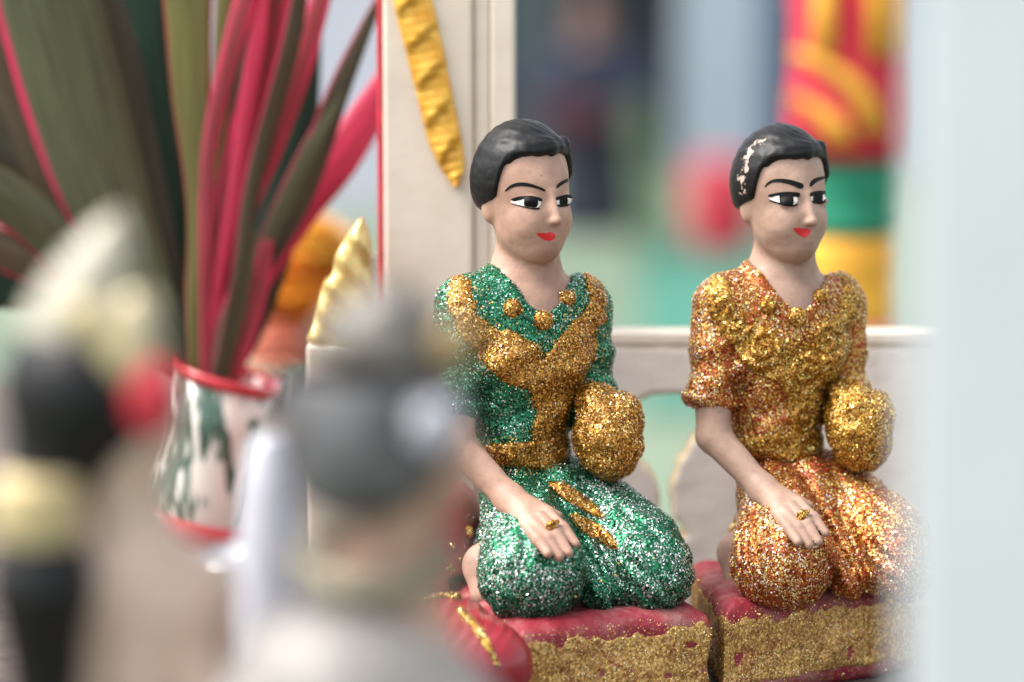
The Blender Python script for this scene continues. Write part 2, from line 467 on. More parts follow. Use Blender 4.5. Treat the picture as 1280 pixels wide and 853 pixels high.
# ------------------------------------------------------------------ cream column with gold leaf ornament
def column_behind():
    y0 = 72.0
    xl, xr = P(480, 300, y0)[0], P(644, 300, y0)[0]
    cx = (xl + xr) / 2
    rt = empty('column', (cx, y0, 0), label='cream column with red painted edge behind the green figurine', cat='column')
    zt = 330
    def bx(a, b, ya, yb, name, mat, zl=FLOOR - .5, zh=zt, bv=.8):
        V, F = box_vf((P(a, 300, y0)[0] - cx, ya, zl), (P(b, 300, y0)[0] - cx, yb, zh))
        return bevel(link(name, py_mesh(name, V, F), mat, rt, smooth=False), bv)
    bx(480, 592, 0, 36, 'shaft', M['cream'], bv=1.2)
    bx(592.5, 612, 1.6, 34, 'flute', M['cream'])
    bx(612.5, 644, 1.0, 36, 'shaft', M['cream'], bv=1.2)
    bx(472, 479.5, 1.5, 30, 'edge_band', M['red_paint'])
    # gold carved leaf climbing the column (its own relief)
    ctr = [(506, -60), (512, -20), (520, 20), (530, 60), (539, 100), (548, 140), (557, 180), (566, 212), (570, 234)]
    wd = [44, 48, 52, 50, 48, 46, 44, 32, 6]
    n = 72; V = []; rows = 13
    cs = np.array(ctr, float)
    for i in range(n):
        t = i / (n-1) * (len(ctr)-1); k = min(int(t), len(ctr)-2); f = t - k
        c = cs[k]*(1-f) + cs[k+1]*f; wv = wd[k]*(1-f) + wd[k+1]*f
        for j in range(rows):
            u = j / (rows-1) * 2 - 1
            q = P(c[0] + u*wv/2, c[1], y0)
            ph = (c[1] + 20*u) / 47.0
            saw = ph - math.floor(ph)
            hgt = (1 - u*u)**.5 * 2.0 + (saw**1.5 * 1.9 + .35*math.sin(c[1]*.55 + 3*u)) * (1 - u*u)**.3
            V.append((q[0] - cx, -hgt - .1 if abs(u) < .99 else .4, q[2]))
    F = [(i*rows+j, i*rows+j+1, (i+1)*rows+j+1, (i+1)*rows+j) for i in range(n-1) for j in range(rows-1)]
    gl = plain('gold_leaf_paint', (.86, .50, .08), (.66, .30, .025), 160, .3, metal=.35, bmp=.5, bscale=260)
    M['gold_paint'] = gl
    o = link('gold_leaf_ornament', py_mesh('gold_leaf_ornament', V, F), gl, rt)
    o['label'] = 'twisted gold painted leaf ornament on the column face'
column_behind()

def finial():
    y0 = 60.0
    c0 = P(430, 400, y0)
    rt = empty('finial', (c0[0], y0, 0), label='pale gold flame finial with ridged leaf tip beside the cream column', cat='finial')
    out = [(452, 268), (460, 280), (466, 300), (468, 340), (468, 430), (386, 430), (389, 402), (396, 372), (402, 350), (412, 340), (416, 318), (426, 300), (436, 284)]
    q = [(P(a, b, y0)[0] - c0[0], P(a, b, y0)[2]) for a, b in out]
    zb = min(v[1] for v in q)
    def fn(p):
        X, Y, Z = p
        d = poly_sd(X[:, 0, :], Z[:, 0, :], catmull(q, 4))[:, None, :] + 0*X
        # puffed lobes with ridges
        ridge = 1.2*np.sin((Z*1.0 + X*1.1) * 2*math.pi/11.0)
        return smax(d + .8, np.abs(Y) - 4.2 - np.clip(-d, 0, 4)*.45 - ridge*np.clip(-d, 0, 2)*.35*(Y < 0), 2.0)
    g = plain('pale_gold_paint', (.78, .58, .24), (.62, .42, .13), 140, .32, metal=.5, bmp=.4, bscale=300)
    sdf_obj('flame', fn, (-14, -9, zb - 2), (14, 9, max(v[1] for v in q) + 3), .6, g, rt)
    V, F = box_vf((P(446, 300, y0)[0] - c0[0], -2, zb - 20), (P(470, 300, y0)[0] - c0[0], 7, P(460, 318, y0)[2]))
    bevel(link('back_plate', py_mesh('back_plate', V, F), M['cream'], rt, smooth=False), 1.2)
    V, F = box_vf((-11, -6, FLOOR - .5), (11, 8, zb + .5)); bevel(link('post', py_mesh('post', V, F), M['cream'], rt, smooth=False), 1.2)
finial()

# white column close to the camera at the right
def near_column():
    y0 = CAM[1] + 385
    xl = P(1130, 426, y0)[0]; rz = math.radians(-20); w_ = 34
    off = rot2((w_, w_, 0), rz)                      # the near left corner sits at (xl, y0)
    rt = empty('column', (xl + off[0], y0 + off[1], 0), rz, label='plain white column standing close beside the gold figurine', cat='column')
    V, F = box_vf((-w_, -w_, 3), (w_, w_, 330)); bevel(link('shaft', py_mesh('shaft', V, F), M['white_col'], rt, smooth=False), 3, 3)
    V, F = box_vf((-w_ - 3, -w_ - 3, FLOOR - .5), (w_ + 3, w_ + 3, 3)); bevel(link('plinth', py_mesh('plinth', V, F), M['white_col'], rt, smooth=False), 2)
near_column()

# ================================================================== THE TWO KNEELING FIGURINES
O1 = np.array([P(655, 426, 0)[0], 0, FLOOR])
YB = math.radians(28); YH = math.radians(35)
def Q(px, py, y): return P(px, py, y) - O1
def pxgrid(p): return project(p[0] + O1[0], p[1] + O1[1], p[2] + O1[2])
class Mask:
    """signed distance (mm) of an outline traced on the figurine's front, looked up for any point"""
    def __init__(s, polys, pad=40):
        a = np.concatenate([np.array(q, float) for q in polys]); s.lo = a.min(0) - pad; s.hi = a.max(0) + pad
        s.st = 1.0
        X, Y = np.meshgrid(np.arange(s.lo[0], s.hi[0], s.st), np.arange(s.lo[1], s.hi[1], s.st), indexing='ij')
        s.d = np.min([poly_sd(X, Y, catmull(q, 4)) for q in polys], axis=0).astype(np.float32) * .222
    def __call__(s, p):
        px, py = pxgrid(p)
        i = ((px - s.lo[0]) / s.st).astype(np.int32).clip(0, s.d.shape[0]-1); j = ((py - s.lo[1]) / s.st).astype(np.int32).clip(0, s.d.shape[1]-1)
        far = np.maximum(np.maximum(s.lo[0]-px, px-s.hi[0]), np.maximum(s.lo[1]-py, py-s.hi[1]))
        return s.d[i, j] + np.maximum(far, 0) * .222

HC = Q(655, 238, -2)
def head_local(p):
    X, Y, Z = p[0] - HC[0], p[1] - HC[1], p[2] - HC[2]
    c, s = math.cos(YH), math.sin(YH)
    return [X*c + Y*s, -X*s + Y*c, Z]
def head_world(q):
    c, s = math.cos(YH), math.sin(YH)
    return np.array([q[0]*c - q[1]*s + HC[0], q[0]*s + q[1]*c + HC[1], q[2] + HC[2]])
def cranium(q): return ellipsoid(q, (0, 1.0, 4.5), (12.6, 13.1, 14.2))
def head_sdf(q):
    d = cranium(q)
    d = smin(d, ellipsoid(q, (0, -2.9, -4.5), (10.3, 11.3, 14.0)), 4)
    d = smin(d, ellipsoid(q, (0, -4.3, -9.8), (8.2, 9.1, 9.2)), 4)
    d = smin(d, ellipsoid(q, (0, -8.6, -15.2), (4.6, 4.4, 3.6)), 4)
    for s in (-1, 1):
        d = smin(d, ellipsoid(q, (s*4.6, -8.5, -8.0), (3.8, 4.1, 4.6)), 3.5)
        d = smax(d, -ellipsoid(q, (s*5.0, -16.0, -1.7), (4.0, 2.9, 1.8)), 2.0)
        d = smin(d, ellipsoid(q, (s*5.1, -11.6, -1.9), (3.0, 1.7, 1.5)), .8)
        d = smin(d, ellipsoid(q, (s*9.9, 3.4, -5.4), (1.0, 2.0, 2.8)), 3.0)
    d = smin(d, cone(q, (0, -13.2, 0.2), (0, -15.7, -7.0), .75, 1.15), 1.5)
    d = smin(d, ellipsoid(q, (0, -15.7, -7.2), (1.2, 1.3, 1.15)), .8)
    for s in (-1, 1): d = smin(d, ellipsoid(q, (s*1.3, -14.2, -7.6), (.85, 1.2, .85)), .8)
    d = smin(d, ellipsoid(q, (0, -13.5, -11.4), (2.5, 1.0, .75)), .9)
    d = smin(d, ellipsoid(q, (0, -13.3, -12.9), (2.1, 1.0, .85)), .9)
    return d
def hair_sdf(q, seed):
    X, Y, Z = q
    az = np.degrees(np.arctan2(X, -Y))            # 0 = straight ahead, + = figure's left
    A = np.abs(az)
    base = np.interp(A, [0, 36, 58, 67, 74, 82, 92, 116, 180], [12.2, 12.0, 10.4, 4.5, -1.2, -2.2, -2.6, -4.6, -8.0]).astype(np.float32)
    base = base + .8*np.sin(az*.11) * (A < 50)
    shell = cranium(q) - 1.15
    shell = smin(shell, ellipsoid(q, (0, 5.4, 0.8), (11.6, 9.8, 12.0)), 4)
    d = smax(shell, (base - Z) * .8, 1.4)
    # swept fringe rolls
    pts = []
    for a, z, r in ((-52, 9.0, 1.3), (-42, 11.0, 1.7), (-30, 11.8, 2.1), (-12, 12.4, 2.6), (8, 12.2, 2.9), (26, 12.6, 2.6), (38, 12.0, 1.9)):
        k = math.sqrt(max(0, 1 - ((z-4.3)/14.2)**2)); t = math.radians(a)
        pts.append((math.sin(t)*12.6*k, 2 - math.cos(t)*14.0*k, z, r))
    fr = None
    for a, b in zip(pts[:-1], pts[1:]):
        c = cone(q, a[:3], b[:3], a[3]*.8, b[3]*.8); fr = c if fr is None else smin(fr, c, 1.2)
    d = smin(d, fr, 2.4)
    # side lock beyond the parting
    lk = cone(q, (8.6, -6.6, 13.2), (11.9, -4.6, 5.0), 1.9, 1.3)
    d = smin(d, lk, 1.2)
    # combed strands running from the parting
    ang = np.arctan2(Z - 14.0, X - 7.5)
    st = np.sin(ang*34 + vnoise(X, Y, Z, 9, seed)*1.2 + Y*.12)
    amp = .075 * np.clip((Z - 2)/10, .15, 1)
    return d + amp*st + .10*vnoise(X, Y, Z, 1.6, seed + 3)

# --- torso, arms, skirt as distance fields in the figurine's own space (mm)
def torso(p):
    d = ellipsoid(p, Q(655, 435, -1), (18.5, 13.2, 23), YB)
    d = smin(d, ellipsoid(p, Q(650, 540, 0), (14.6, 12.2, 22), YB), 8)
    d = smin(d, cone(p, Q(592, 385, -7), Q(720, 383, 7), 9.2), 8)
    d = smin(d, cone(p, Q(655, 348, 1), Q(655, 400, 0), 10, 13), 6)
    d = smin(d, ellipsoid(p, Q(636, 452, -11), (7.5, 6, 7), YB), 6)
    d = smin(d, ellipsoid(p, Q(704, 448, -5), (7, 6, 7), YB), 6)
    return d
NECKV = Mask([[(588, 296), (601, 318), (622, 334), (642, 356), (664, 382), (682, 391), (694, 384), (706, 362), (716, 340), (722, 322), (722, 292)]])
def blouse(p, seed):
    t = torso(p)
    sl = cone(p, Q(580, 386, -8), Q(569, 486, -13), 8.4, 7.0)
    sl = smin(sl, smin(cone(p, Q(731, 386, 8), Q(740, 490, 6), 7.4, 6.4), cone(p, Q(740, 490, 6), Q(744, 545, 0), 6.4, 5.6), 2), 1)
    d = smin(t, sl, 3.0)
    for a in (Q(567, 505, -13),):
        d = smin(d, ellipsoid(p, a, (8.1, 7.9, 4.6)), 1.0)
    # rolled collar lapels: soft folds on the chest
    px, py = pxgrid(p)
    d = d + .55*np.sin(px*.06 + py*.12 + vnoise(*p, 12, seed)*1.5) * np.clip((py - 400)/60, 0, 1)
    d = smax(d, -(NECKV(p)), 1.2)
    lowcut = p[2] - Q(650, 588, 0)[2]
    d = smax(d, -lowcut, 2.0)
    return d + .22*vnoise(*p, 1.3, seed) + .35*vnoise(*p, 4.0, seed + 1)
LAPEL = Mask([
    [(566, 352), (580, 348), (590, 372), (597, 398), (622, 412), (648, 424), (676, 441), (666, 480), (640, 476), (612, 460), (596, 440), (576, 410), (562, 380)],
    [(733, 340), (746, 350), (755, 374), (754, 392), (742, 418), (743, 440), (726, 466), (718, 492), (706, 522), (706, 566), (696, 583), (676, 580), (671, 552), (672, 520), (662, 484), (672, 458), (690, 436), (708, 416), (722, 398), (735, 384), (738, 362)]])
BELT = Mask([[(560, 563), (600, 556), (640, 553), (672, 551), (706, 544), (712, 560), (708, 582), (690, 587), (640, 583), (600, 580), (560, 586)]])
STRIPES = Mask([[(684, 603), (703, 602), (722, 614), (742, 628), (757, 648), (740, 644), (718, 632), (698, 620)],
                [(713, 642), (730, 646), (748, 655), (764, 668), (772, 683), (764, 686), (746, 676), (728, 664), (716, 652)]])
def sash(p, seed, swirl):
    d = smax(blouse(p, seed) - 1.1, LAPEL(p) - .8 + 1.0*vnoise(*p, 3.0, seed + 14), 2.0)
    d = smax(d, p[1] - 14, 1)
    if swirl:
        for cx, cy in ((636, 440), (600, 405), (690, 470), (718, 430), (692, 535)):
            px, py = pxgrid(p); r = np.hypot(px - cx, py - cy); a = np.arctan2(py - cy, px - cx)
            d = d + (.4 if cy < 420 else .75)*np.cos(r*.42 - a) * np.exp(-(r/28)**2)
    return d + .25*vnoise(*p, 2.2, seed + 5)
def skirt(p, seed, ribs):
    d = ellipsoid(p, Q(664, 605, 3), (14.5, 13.5, 13), YB)
    d = smin(d, ellipsoid(p, Q(662, 690, 6), (15.5, 17, 16), YB), 6)
    rt = smin(cone(p, Q(648, 622, -6), Q(668, 700, -31), 11, 13.5), ellipsoid(p, Q(664, 718, -31), (14.6, 14.2, 14.2)), 3)
    lt = smin(cone(p, Q(722, 622, 0), Q(800, 690, -18), 11.0, 12.2), ellipsoid(p, Q(815, 716, -21), (11.6, 12, 11.2)), 4)
    mid = smin(cone(p, Q(698, 606, -10), Q(752, 738, -25), 6, 6.2), cone(p, Q(720, 606, -7), Q(772, 700, -22), 5, 4.5), 1.0)
    d = smin(d, lt, 2.5); d = smin(d, mid, 1.8); d = smin(d, rt, 1.2)
    px, py = pxgrid(p)
    # cloth folds falling between the knees
    fold = np.exp(-((px - (690 + (py - 610)*.52)) / 46)**2) * np.clip((py - 600)/60, 0, 1)
    d = d + .75*np.sin((px - (py - 610)*.55)*.24) * fold
    d = d + .38*np.sin((px*.62 - py*.78)*.30 + vnoise(*p, 9, seed)*1.5) * np.clip((px - 765)/25, 0, 1)
    d = d + .30*np.sin((px*.9 + py*.15)*.22 + vnoise(*p, 9, seed)*2) * np.clip((712 - px)/25, 0, 1)
    if ribs:
        d = d + .33*np.sin((px - .1*py)*.62) * np.clip((668 - px)/30, 0, 1) * np.clip((py - 640)/30, 0, 1)
    d = smax(d, 25.5 - p[2], 2.0)
    return d + .22*vnoise(*p, 1.3, seed) + .4*vnoise(*p, 5.0, seed + 2)
def bundle(p, seed):
    d = ellipsoid(p, Q(760, 546, -9), (9.6, 9.4, 12.6), 0, .12)
    d = smin(d, ellipsoid(p, Q(742, 500, -6), (5, 6, 5)), 4)
    d = smin(d, ellipsoid(p, Q(786, 520, -9), (4, 6, 6)), 3)
    return d - .9*vnoise(*p, 4.2, seed) - .45*vnoise(*p, 2.0, seed + 1)
WRIST = Q(638, 625, -25)
def body(p, seed):
    q = head_local(p)
    d = head_sdf(q)
    nk = cone(p, HC + np.array([1.5, 2.5, -9]), Q(656, 362, 1), 8.6, 9.8)
    d = smin(d, nk, 2.2)
    d = smin(d, torso(p) + 1.1, 3.0)
    # right arm resting on the thigh
    arm = cone(p, Q(569, 490, -13), Q(572, 556, -16), 5.4, 4.9)
    arm = smin(arm, cone(p, Q(572, 556, -16), WRIST, 4.9, 3.7), 2.0)
    hand = smin(cone(p, WRIST, Q(664, 656, -35.5), 3.7, 3.1), cone(p, WRIST, Q(684, 645, -32.5), 3.5, 2.6), 3)
    arm = smin(arm, hand, 2.5)
    K = [((656, 656, -36.6), (673, 675, -42), (685, 692, -45.8), 1.85), ((665, 652, -36.6), (684, 674, -41.5), (699, 696, -44.8), 1.9),
         ((675, 647, -35.4), (695, 668, -40), (711, 691, -43.4), 1.85), ((684, 642, -33.2), (704, 660, -37.4), (720, 680, -40.8), 1.65)]
    for a, m, b, r in K:
        arm = smin(arm, smin(cone(p, Q(*a), Q(*m), r*1.02, r), cone(p, Q(*m), Q(*b), r, r*.72), .6), .55)
    arm = smin(arm, cone(p, Q(662, 630, -28), Q(697, 645, -31.5), 1.9, 1.4), 1.2)     # thumb along the inner side
    d = smin(d, arm, 1.0)
    # left arm disappears behind the bundle
    la = smin(cone(p, Q(738, 480, 7), Q(746, 535, 3), 4.6, 4.4), cone(p, Q(746, 535, 3), Q(757, 560, -9), 4.4, 4), 2)
    d = smin(d, la, 1.0)
    # foot tucked beside the thigh, joined under the skirt
    ft = smin(cone(p, Q(640, 690, 5), Q(607, 708, -8), 8, 6.5), cone(p, Q(604, 706, -9), Q(606, 742, -13), 5.2, 4.2), 2)
    d = smin(d, ft, 2)
    d = smin(d, ellipsoid(p, Q(660, 610, 4), (12, 11, 20), YB), 4)
    return d + .07*vnoise(*p, 2.5, seed)

def paint(name, poly, bvh, xf, parent, mat, off, st=2.2, smooth=5):
    """brushed paint: an outline traced from the photograph, laid on the head surface"""
    pts = catmull(poly, smooth); n = len(pts)
    V2 = [Vector((float(a), float(b))) for a, b in pts]
    xs, ys = [a for a, b in pts], [b for a, b in pts]
    gx, gy = np.meshgrid(np.arange(min(xs)+st/2, max(xs), st), np.arange(min(ys)+st/2, max(ys), st))
    inside = poly_sd(gx, gy, pts) < -st*.35
    V2 += [Vector((float(a), float(b))) for a, b in zip(gx[inside], gy[inside])]
    vs, es, fs, *_ = delaunay_2d_cdt(V2, [(i, (i+1) % n) for i in range(n)], [], 1, 1e-5)
    rot, scale, loc = xf
    V = []
    co = rot2((CAM - loc)/1.0, -rot) / scale
    for v in vs:
        d = rot2(ray(v.x, v.y), -rot)
        h = bvh.ray_cast(Vector(co), Vector(d).normalized())
        if h[0] is None:
            V.append(None); continue
        V.append(np.array(h[0]) + np.array(h[1])*off)
    F = [f for f in fs if all(V[i] is not None for i in f)]
    used = sorted({i for f in F for i in f}); mp = {i: k for k, i in enumerate(used)}
    Vn = [V[i] for i in used]; F = [[mp[i] for i in f] for f in F]
    if not F: return None
    me = py_mesh(name, Vn, F)
    o = link(name, me, mat, parent); return o

GREEN = dict(
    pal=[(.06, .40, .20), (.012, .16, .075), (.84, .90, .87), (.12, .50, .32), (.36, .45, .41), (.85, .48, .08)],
    gold=[(.88, .50, .08), (.70, .31, .035), (.97, .76, .34), (.38, .13, .015), (.88, .56, .30)])
COPPER = dict(
    pal=[(.93, .60, .12), (.88, .48, .08), (.50, .05, .016), (.88, .76, .64), (.96, .74, .26)],
    gold=[(.90, .55, .08), (.75, .38, .04), (.97, .80, .32), (.48, .16, .02), (.86, .64, .13)])

def figurine(cfg, loc, rz, scale, label, seed):
    rt = empty('kneeling_figurine', loc, rz, label, 'figurine', 'kneeling glitter figurines on red bases')
    rt.scale = (scale,)*3
    green = cfg['kind'] == 'green'
    pal = GREEN if green else COPPER
    skin = M['skin'] if green else M['skin2']
    xf = (rz, scale, np.array(loc, float))
    # body
    bo, V, F = sdf_obj('body', lambda p: body(p, seed), (-28, -54, 26), (30, 24, 166), .5, skin, rt)
    bvh = BVHTree.FromPolygons([Vector(v) for v in V.tolist()], F.tolist())
    for nm, poly, mt, off in cfg['paint']:
        paint(nm, poly, bvh, xf, bo, M[mt], off)
    hb = head_world((0, 0, 0))
    hm = M['hair'] if green else hair_mat('worn_black_hair_paint', cfg.get('chips'))
    hr, hV, hF = sdf_obj('hair', lambda p: hair_sdf(head_local(p), seed), hb + np.array([-19, -19, -13]), hb + np.array([19, 21, 23]), .4, hm, rt)
    # garments
    um = M['u_green'] if green else M['u_red']
    def w_main(pos, nr):
        n1 = vnoise(pos[:, 0], pos[:, 1], pos[:, 2], 9, seed)
        n2 = vnoise(pos[:, 0], pos[:, 1], pos[:, 2], 5, seed + 9)
        px, py = pxgrid(pos.T)
        one = np.ones(len(pos))
        if green:
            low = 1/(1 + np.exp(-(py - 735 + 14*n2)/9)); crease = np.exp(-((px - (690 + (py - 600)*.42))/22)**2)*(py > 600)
            sil_sheen = np.clip(.22 + .5*n1 + np.clip((612 - px)/70, 0, .9)*(py < 470) + (5.0*((py > 628 + 10*n2) & (px < 718)) + 3.4*((py > 600) & (px >= 718)))*(1 - low)*(1 - crease)*(.75 + .5*n1), .05, 6)  # random silver mix, plus sky sheen put into flake colour on shoulder and thighs
            return np.stack([one*.9, one*.7*np.clip(1.2 - .3*sil_sheen, .15, 1), sil_sheen*.8, one*.35, one*.3 + .6*sil_sheen, 1.6*np.exp(-np.maximum(np.minimum(LAPEL(pos.T), BELT(pos.T)), 0)/1.3)*(pos[:, 1] < 6) + .03], 1)
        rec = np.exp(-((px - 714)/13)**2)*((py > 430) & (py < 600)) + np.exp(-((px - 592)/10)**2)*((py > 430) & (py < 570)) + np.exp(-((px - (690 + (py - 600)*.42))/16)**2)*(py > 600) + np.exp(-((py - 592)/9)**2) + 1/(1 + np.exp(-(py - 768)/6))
        gold = np.clip(.75 + .9*n2, .12, 1.5)
        rose = np.clip(.22 + .4*n1 + .9*np.clip((582 - px)/24, 0, 1) + .75*((py > 625) & (px < 690)) + .3*(py > 600), .04, 1.4)
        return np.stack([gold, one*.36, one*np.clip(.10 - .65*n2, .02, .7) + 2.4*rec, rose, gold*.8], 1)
    def w_gold(pos, nr):
        n1 = vnoise(pos[:, 0], pos[:, 1], pos[:, 2], 6, seed + 4); one = np.ones(len(pos))
        return np.stack([one, .8 - .3*n1, .5 + .3*n1, .55 - .3*n1, one*.3], 1)
    def dress(name, fn, lo, hi, um, W, P_, dens=4.2, h=.55, fl='flake', sz=(.30, .64)):
        o, V, F = sdf_obj(name, fn, lo, hi, h, um, rt)
        flakes('glitter', V, F, o, M[fl], dens, sz, P_, W, seed=seed + len(name))
        return o
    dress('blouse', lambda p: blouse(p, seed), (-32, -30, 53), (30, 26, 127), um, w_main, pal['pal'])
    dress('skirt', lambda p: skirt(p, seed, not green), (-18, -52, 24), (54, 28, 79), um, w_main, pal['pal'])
    dress('sash', lambda p: sash(p, seed, not green), (-26, -26, 57), (30, 22, 125), M['u_gold'], w_gold, pal['gold'], h=.5)
    dress('belt', lambda p: smax(smax(blouse(p, seed) - 1.5, BELT(p), 1.4), p[1] - 6, 1), (-26, -24, 55), (20, 14, 79), M['u_gold'], w_gold, pal['gold'], h=.5)
    dress('bundle', lambda p: bundle(p, seed), (8, -28, 45), (40, 12, 91), M['u_gold'], w_gold, pal['gold'], h=.5)['label'] = 'lumpy gold glitter bundle held under the arm'
    if green:
        dress('skirt_trim', lambda p: smax(smax(skirt(p, seed, False) - .9, STRIPES(p), 1.2), p[1] + 2, 1), (2, -46, 31), (34, 2, 71), M['u_gold'], w_gold, pal['gold'], h=.5)
    for (a, b, r) in ((678, 401, 13), (641, 386, 12), (709, 373, 11)):
        # find the blouse surface along the view ray for the brooch and collar buds
        ys = np.linspace(-40, 10, 300); pts = np.array([Q(a, b, y) for y in ys])
        dd = blouse(pts.T.astype(np.float32), seed); k = int(np.argmax(dd < 0)); c = pts[k]
        R = r*.222
        dress('brooch' if r == 13 else 'collar_bud', lambda p: ellipsoid(p, c, (R, R*.8, R)) + .25*vnoise(*p, 1.4, seed), c - R - 2, c + R + 2, M['u_gold'], w_gold, pal['gold'], h=.4)
    ys = np.linspace(-55, -20, 400); pts = np.array([Q(689, 658, y) for y in ys])
    rc = pts[int(np.argmax(body(pts.T.astype(np.float32), seed) < 0))]
    dress('ring', lambda p: np.minimum(ellipsoid(p, rc, (1.5, 1.3, 1.5)) + .3*vnoise(*p, .8, seed), cone(p, rc + np.array([-1.6, .9, -1.2]), rc + np.array([1.6, .9, 1.0]), .7)), rc - 5, rc + 5, M['u_gold'], w_gold, pal['gold'], h=.25, sz=(.3, .5))
    # moulded base
    fp = cfg['base']; BH = 27.8
    def base(p):
        X, Y, Z = p
        d2 = poly_sd(X[:, :, 0], Y[:, :, 0], fp)[:, :, None] + 5 + 0*X
        dz = np.abs(Z - BH/2) - BH/2 + 5.0
        d = np.sqrt(np.maximum(d2, 0)**2 + np.maximum(dz, 0)**2) + np.minimum(np.maximum(d2, dz), 0) - np.where(dz > 0, 5.0, 5.0)
        return d + 1.1*vnoise(X, Y, Z, 10, seed + 6) * np.clip(Z/4, 0, 1) + .25*vnoise(X, Y, Z, 3.2, seed + 7)
    fa = np.array(fp); lo = (fa[:, 0].min() - 3, fa[:, 1].min() - 3, -1.2); hi = (fa[:, 0].max() + 3, fa[:, 1].max() + 3, BH + 3)
    b, bV, bF = sdf_obj('base', base, lo, hi, .65, M['base_red'], rt)
    def trim(p):
        X, Y, Z = p
        d = base(p) - .25
        d2 = poly_sd(X[:, :, 0], Y[:, :, 0], fp)[:, :, None] + 0*X
        t = 23.0 + 1.9*vnoise(X, Y, Z*.3, 4.0, seed + 8) + .8*vnoise(X, Y, Z, 1.6, seed)
        bt = 4.6 + 1.2*vnoise(X, Y, Z*.3, 5.0, seed + 2)
        d = smax(d, np.maximum(Z - t, bt - Z)*.8, .6)
        d = smax(d, -(d2 + 6), .5)
        holes = vnoise(X, Y, Z, 2.6, seed + 12)
        return smax(d, (holes - .80)*2.0, .5)
    tr, tV, tF = sdf_obj('gold_trim', trim, lo, hi, .65, M['u_sand'], b)
    flakes('glitter', tV, tF, tr, M['flake_soft'], 4.0, (.24, .48), [(.90, .62, .18), (.74, .45, .10), (.96, .84, .48), (.58, .36, .18)], [1, .7, .8, .6], seed=seed, sigma=.20, lift=.04, patch=.12)
    def side(pos, nr, r): return (np.abs(nr[:, 2]) < .6) & (pos[:, 2] > 1.5) & (pos[:, 2] < BH - .5) & (r.random(len(pos)) < .75)
    flakes('glitter', bV, bF, b, M['flake_soft'], 1.6, (.24, .5), [(.90, .62, .18), (.74, .45, .10), (.96, .84, .48), (.5, .12, .06)], [1, .7, .5, .5], seed=seed + 3, sigma=.22, lift=.04, keep=side)
    return rt

def sh(poly, dx, dy, sx=1.0): return [(a + dx, b + dy) for a, b in poly]
def Z3(o, s, pts): return [(o[0] + a/s, o[1] + b/s) for a, b in pts]      # points read off an enlarged crop
o1 = (580, 140); s1 = 4.2625
PAINT1 = [
    ('eye_white', Z3(o1, s1, [(248, 478), (290, 462), (330, 456), (380, 456), (412, 466), (404, 500), (380, 514), (330, 506), (285, 494)]), 'white', .10),
    ('eye_outline', Z3(o1, s1, [(252, 466), (290, 452), (345, 448), (395, 456), (414, 464), (412, 478), (385, 470), (345, 466), (300, 470), (270, 476)]), 'black', .20),
    ('eye_outline', Z3(o1, s1, [(250, 490), (290, 496), (330, 504), (380, 512), (402, 510), (396, 522), (350, 516), (300, 504), (262, 494)]), 'black', .20),
    ('iris', Z3(o1, s1, [(328, 462), (356, 458), (388, 464), (392, 486), (384, 508), (352, 506), (326, 500), (322, 480)]), 'black', .24),
    ('eyebrow', Z3(o1, s1, [(217, 426), (236, 400), (268, 382), (310, 376), (355, 383), (400, 399), (430, 414), (428, 424), (395, 412), (350, 400), (300, 396), (262, 402), (238, 414)]), 'black', .15),
    ('eye_white', Z3(o1, s1, [(494, 470), (520, 462), (550, 460), (570, 462), (568, 480), (556, 496), (525, 500), (498, 494)]), 'white', .10),
    ('eye_outline', Z3(o1, s1, [(490, 456), (520, 446), (552, 442), (573, 452), (572, 462), (548, 458), (516, 464), (492, 472)]), 'black', .20),
    ('eye_outline', Z3(o1, s1, [(496, 494), (525, 498), (552, 492), (568, 482), (566, 492), (546, 504), (516, 508), (496, 502)]), 'black', .20),
    ('iris', Z3(o1, s1, [(510, 460), (530, 456), (548, 460), (550, 480), (546, 500), (524, 502), (508, 496), (506, 476)]), 'black', .24),
    ('eyebrow', Z3(o1, s1, [(490, 404), (500, 384), (522, 368), (550, 356), (567, 354), (564, 368), (545, 376), (518, 392), (496, 407)]), 'black', .15),
    ('lips', Z3(o1, s1, [(384, 648), (412, 645), (440, 646), (456, 640), (474, 645), (484, 658), (478, 676), (458, 687), (432, 683), (406, 668)]), 'lips', .15),
]
o2 = (900, 140)
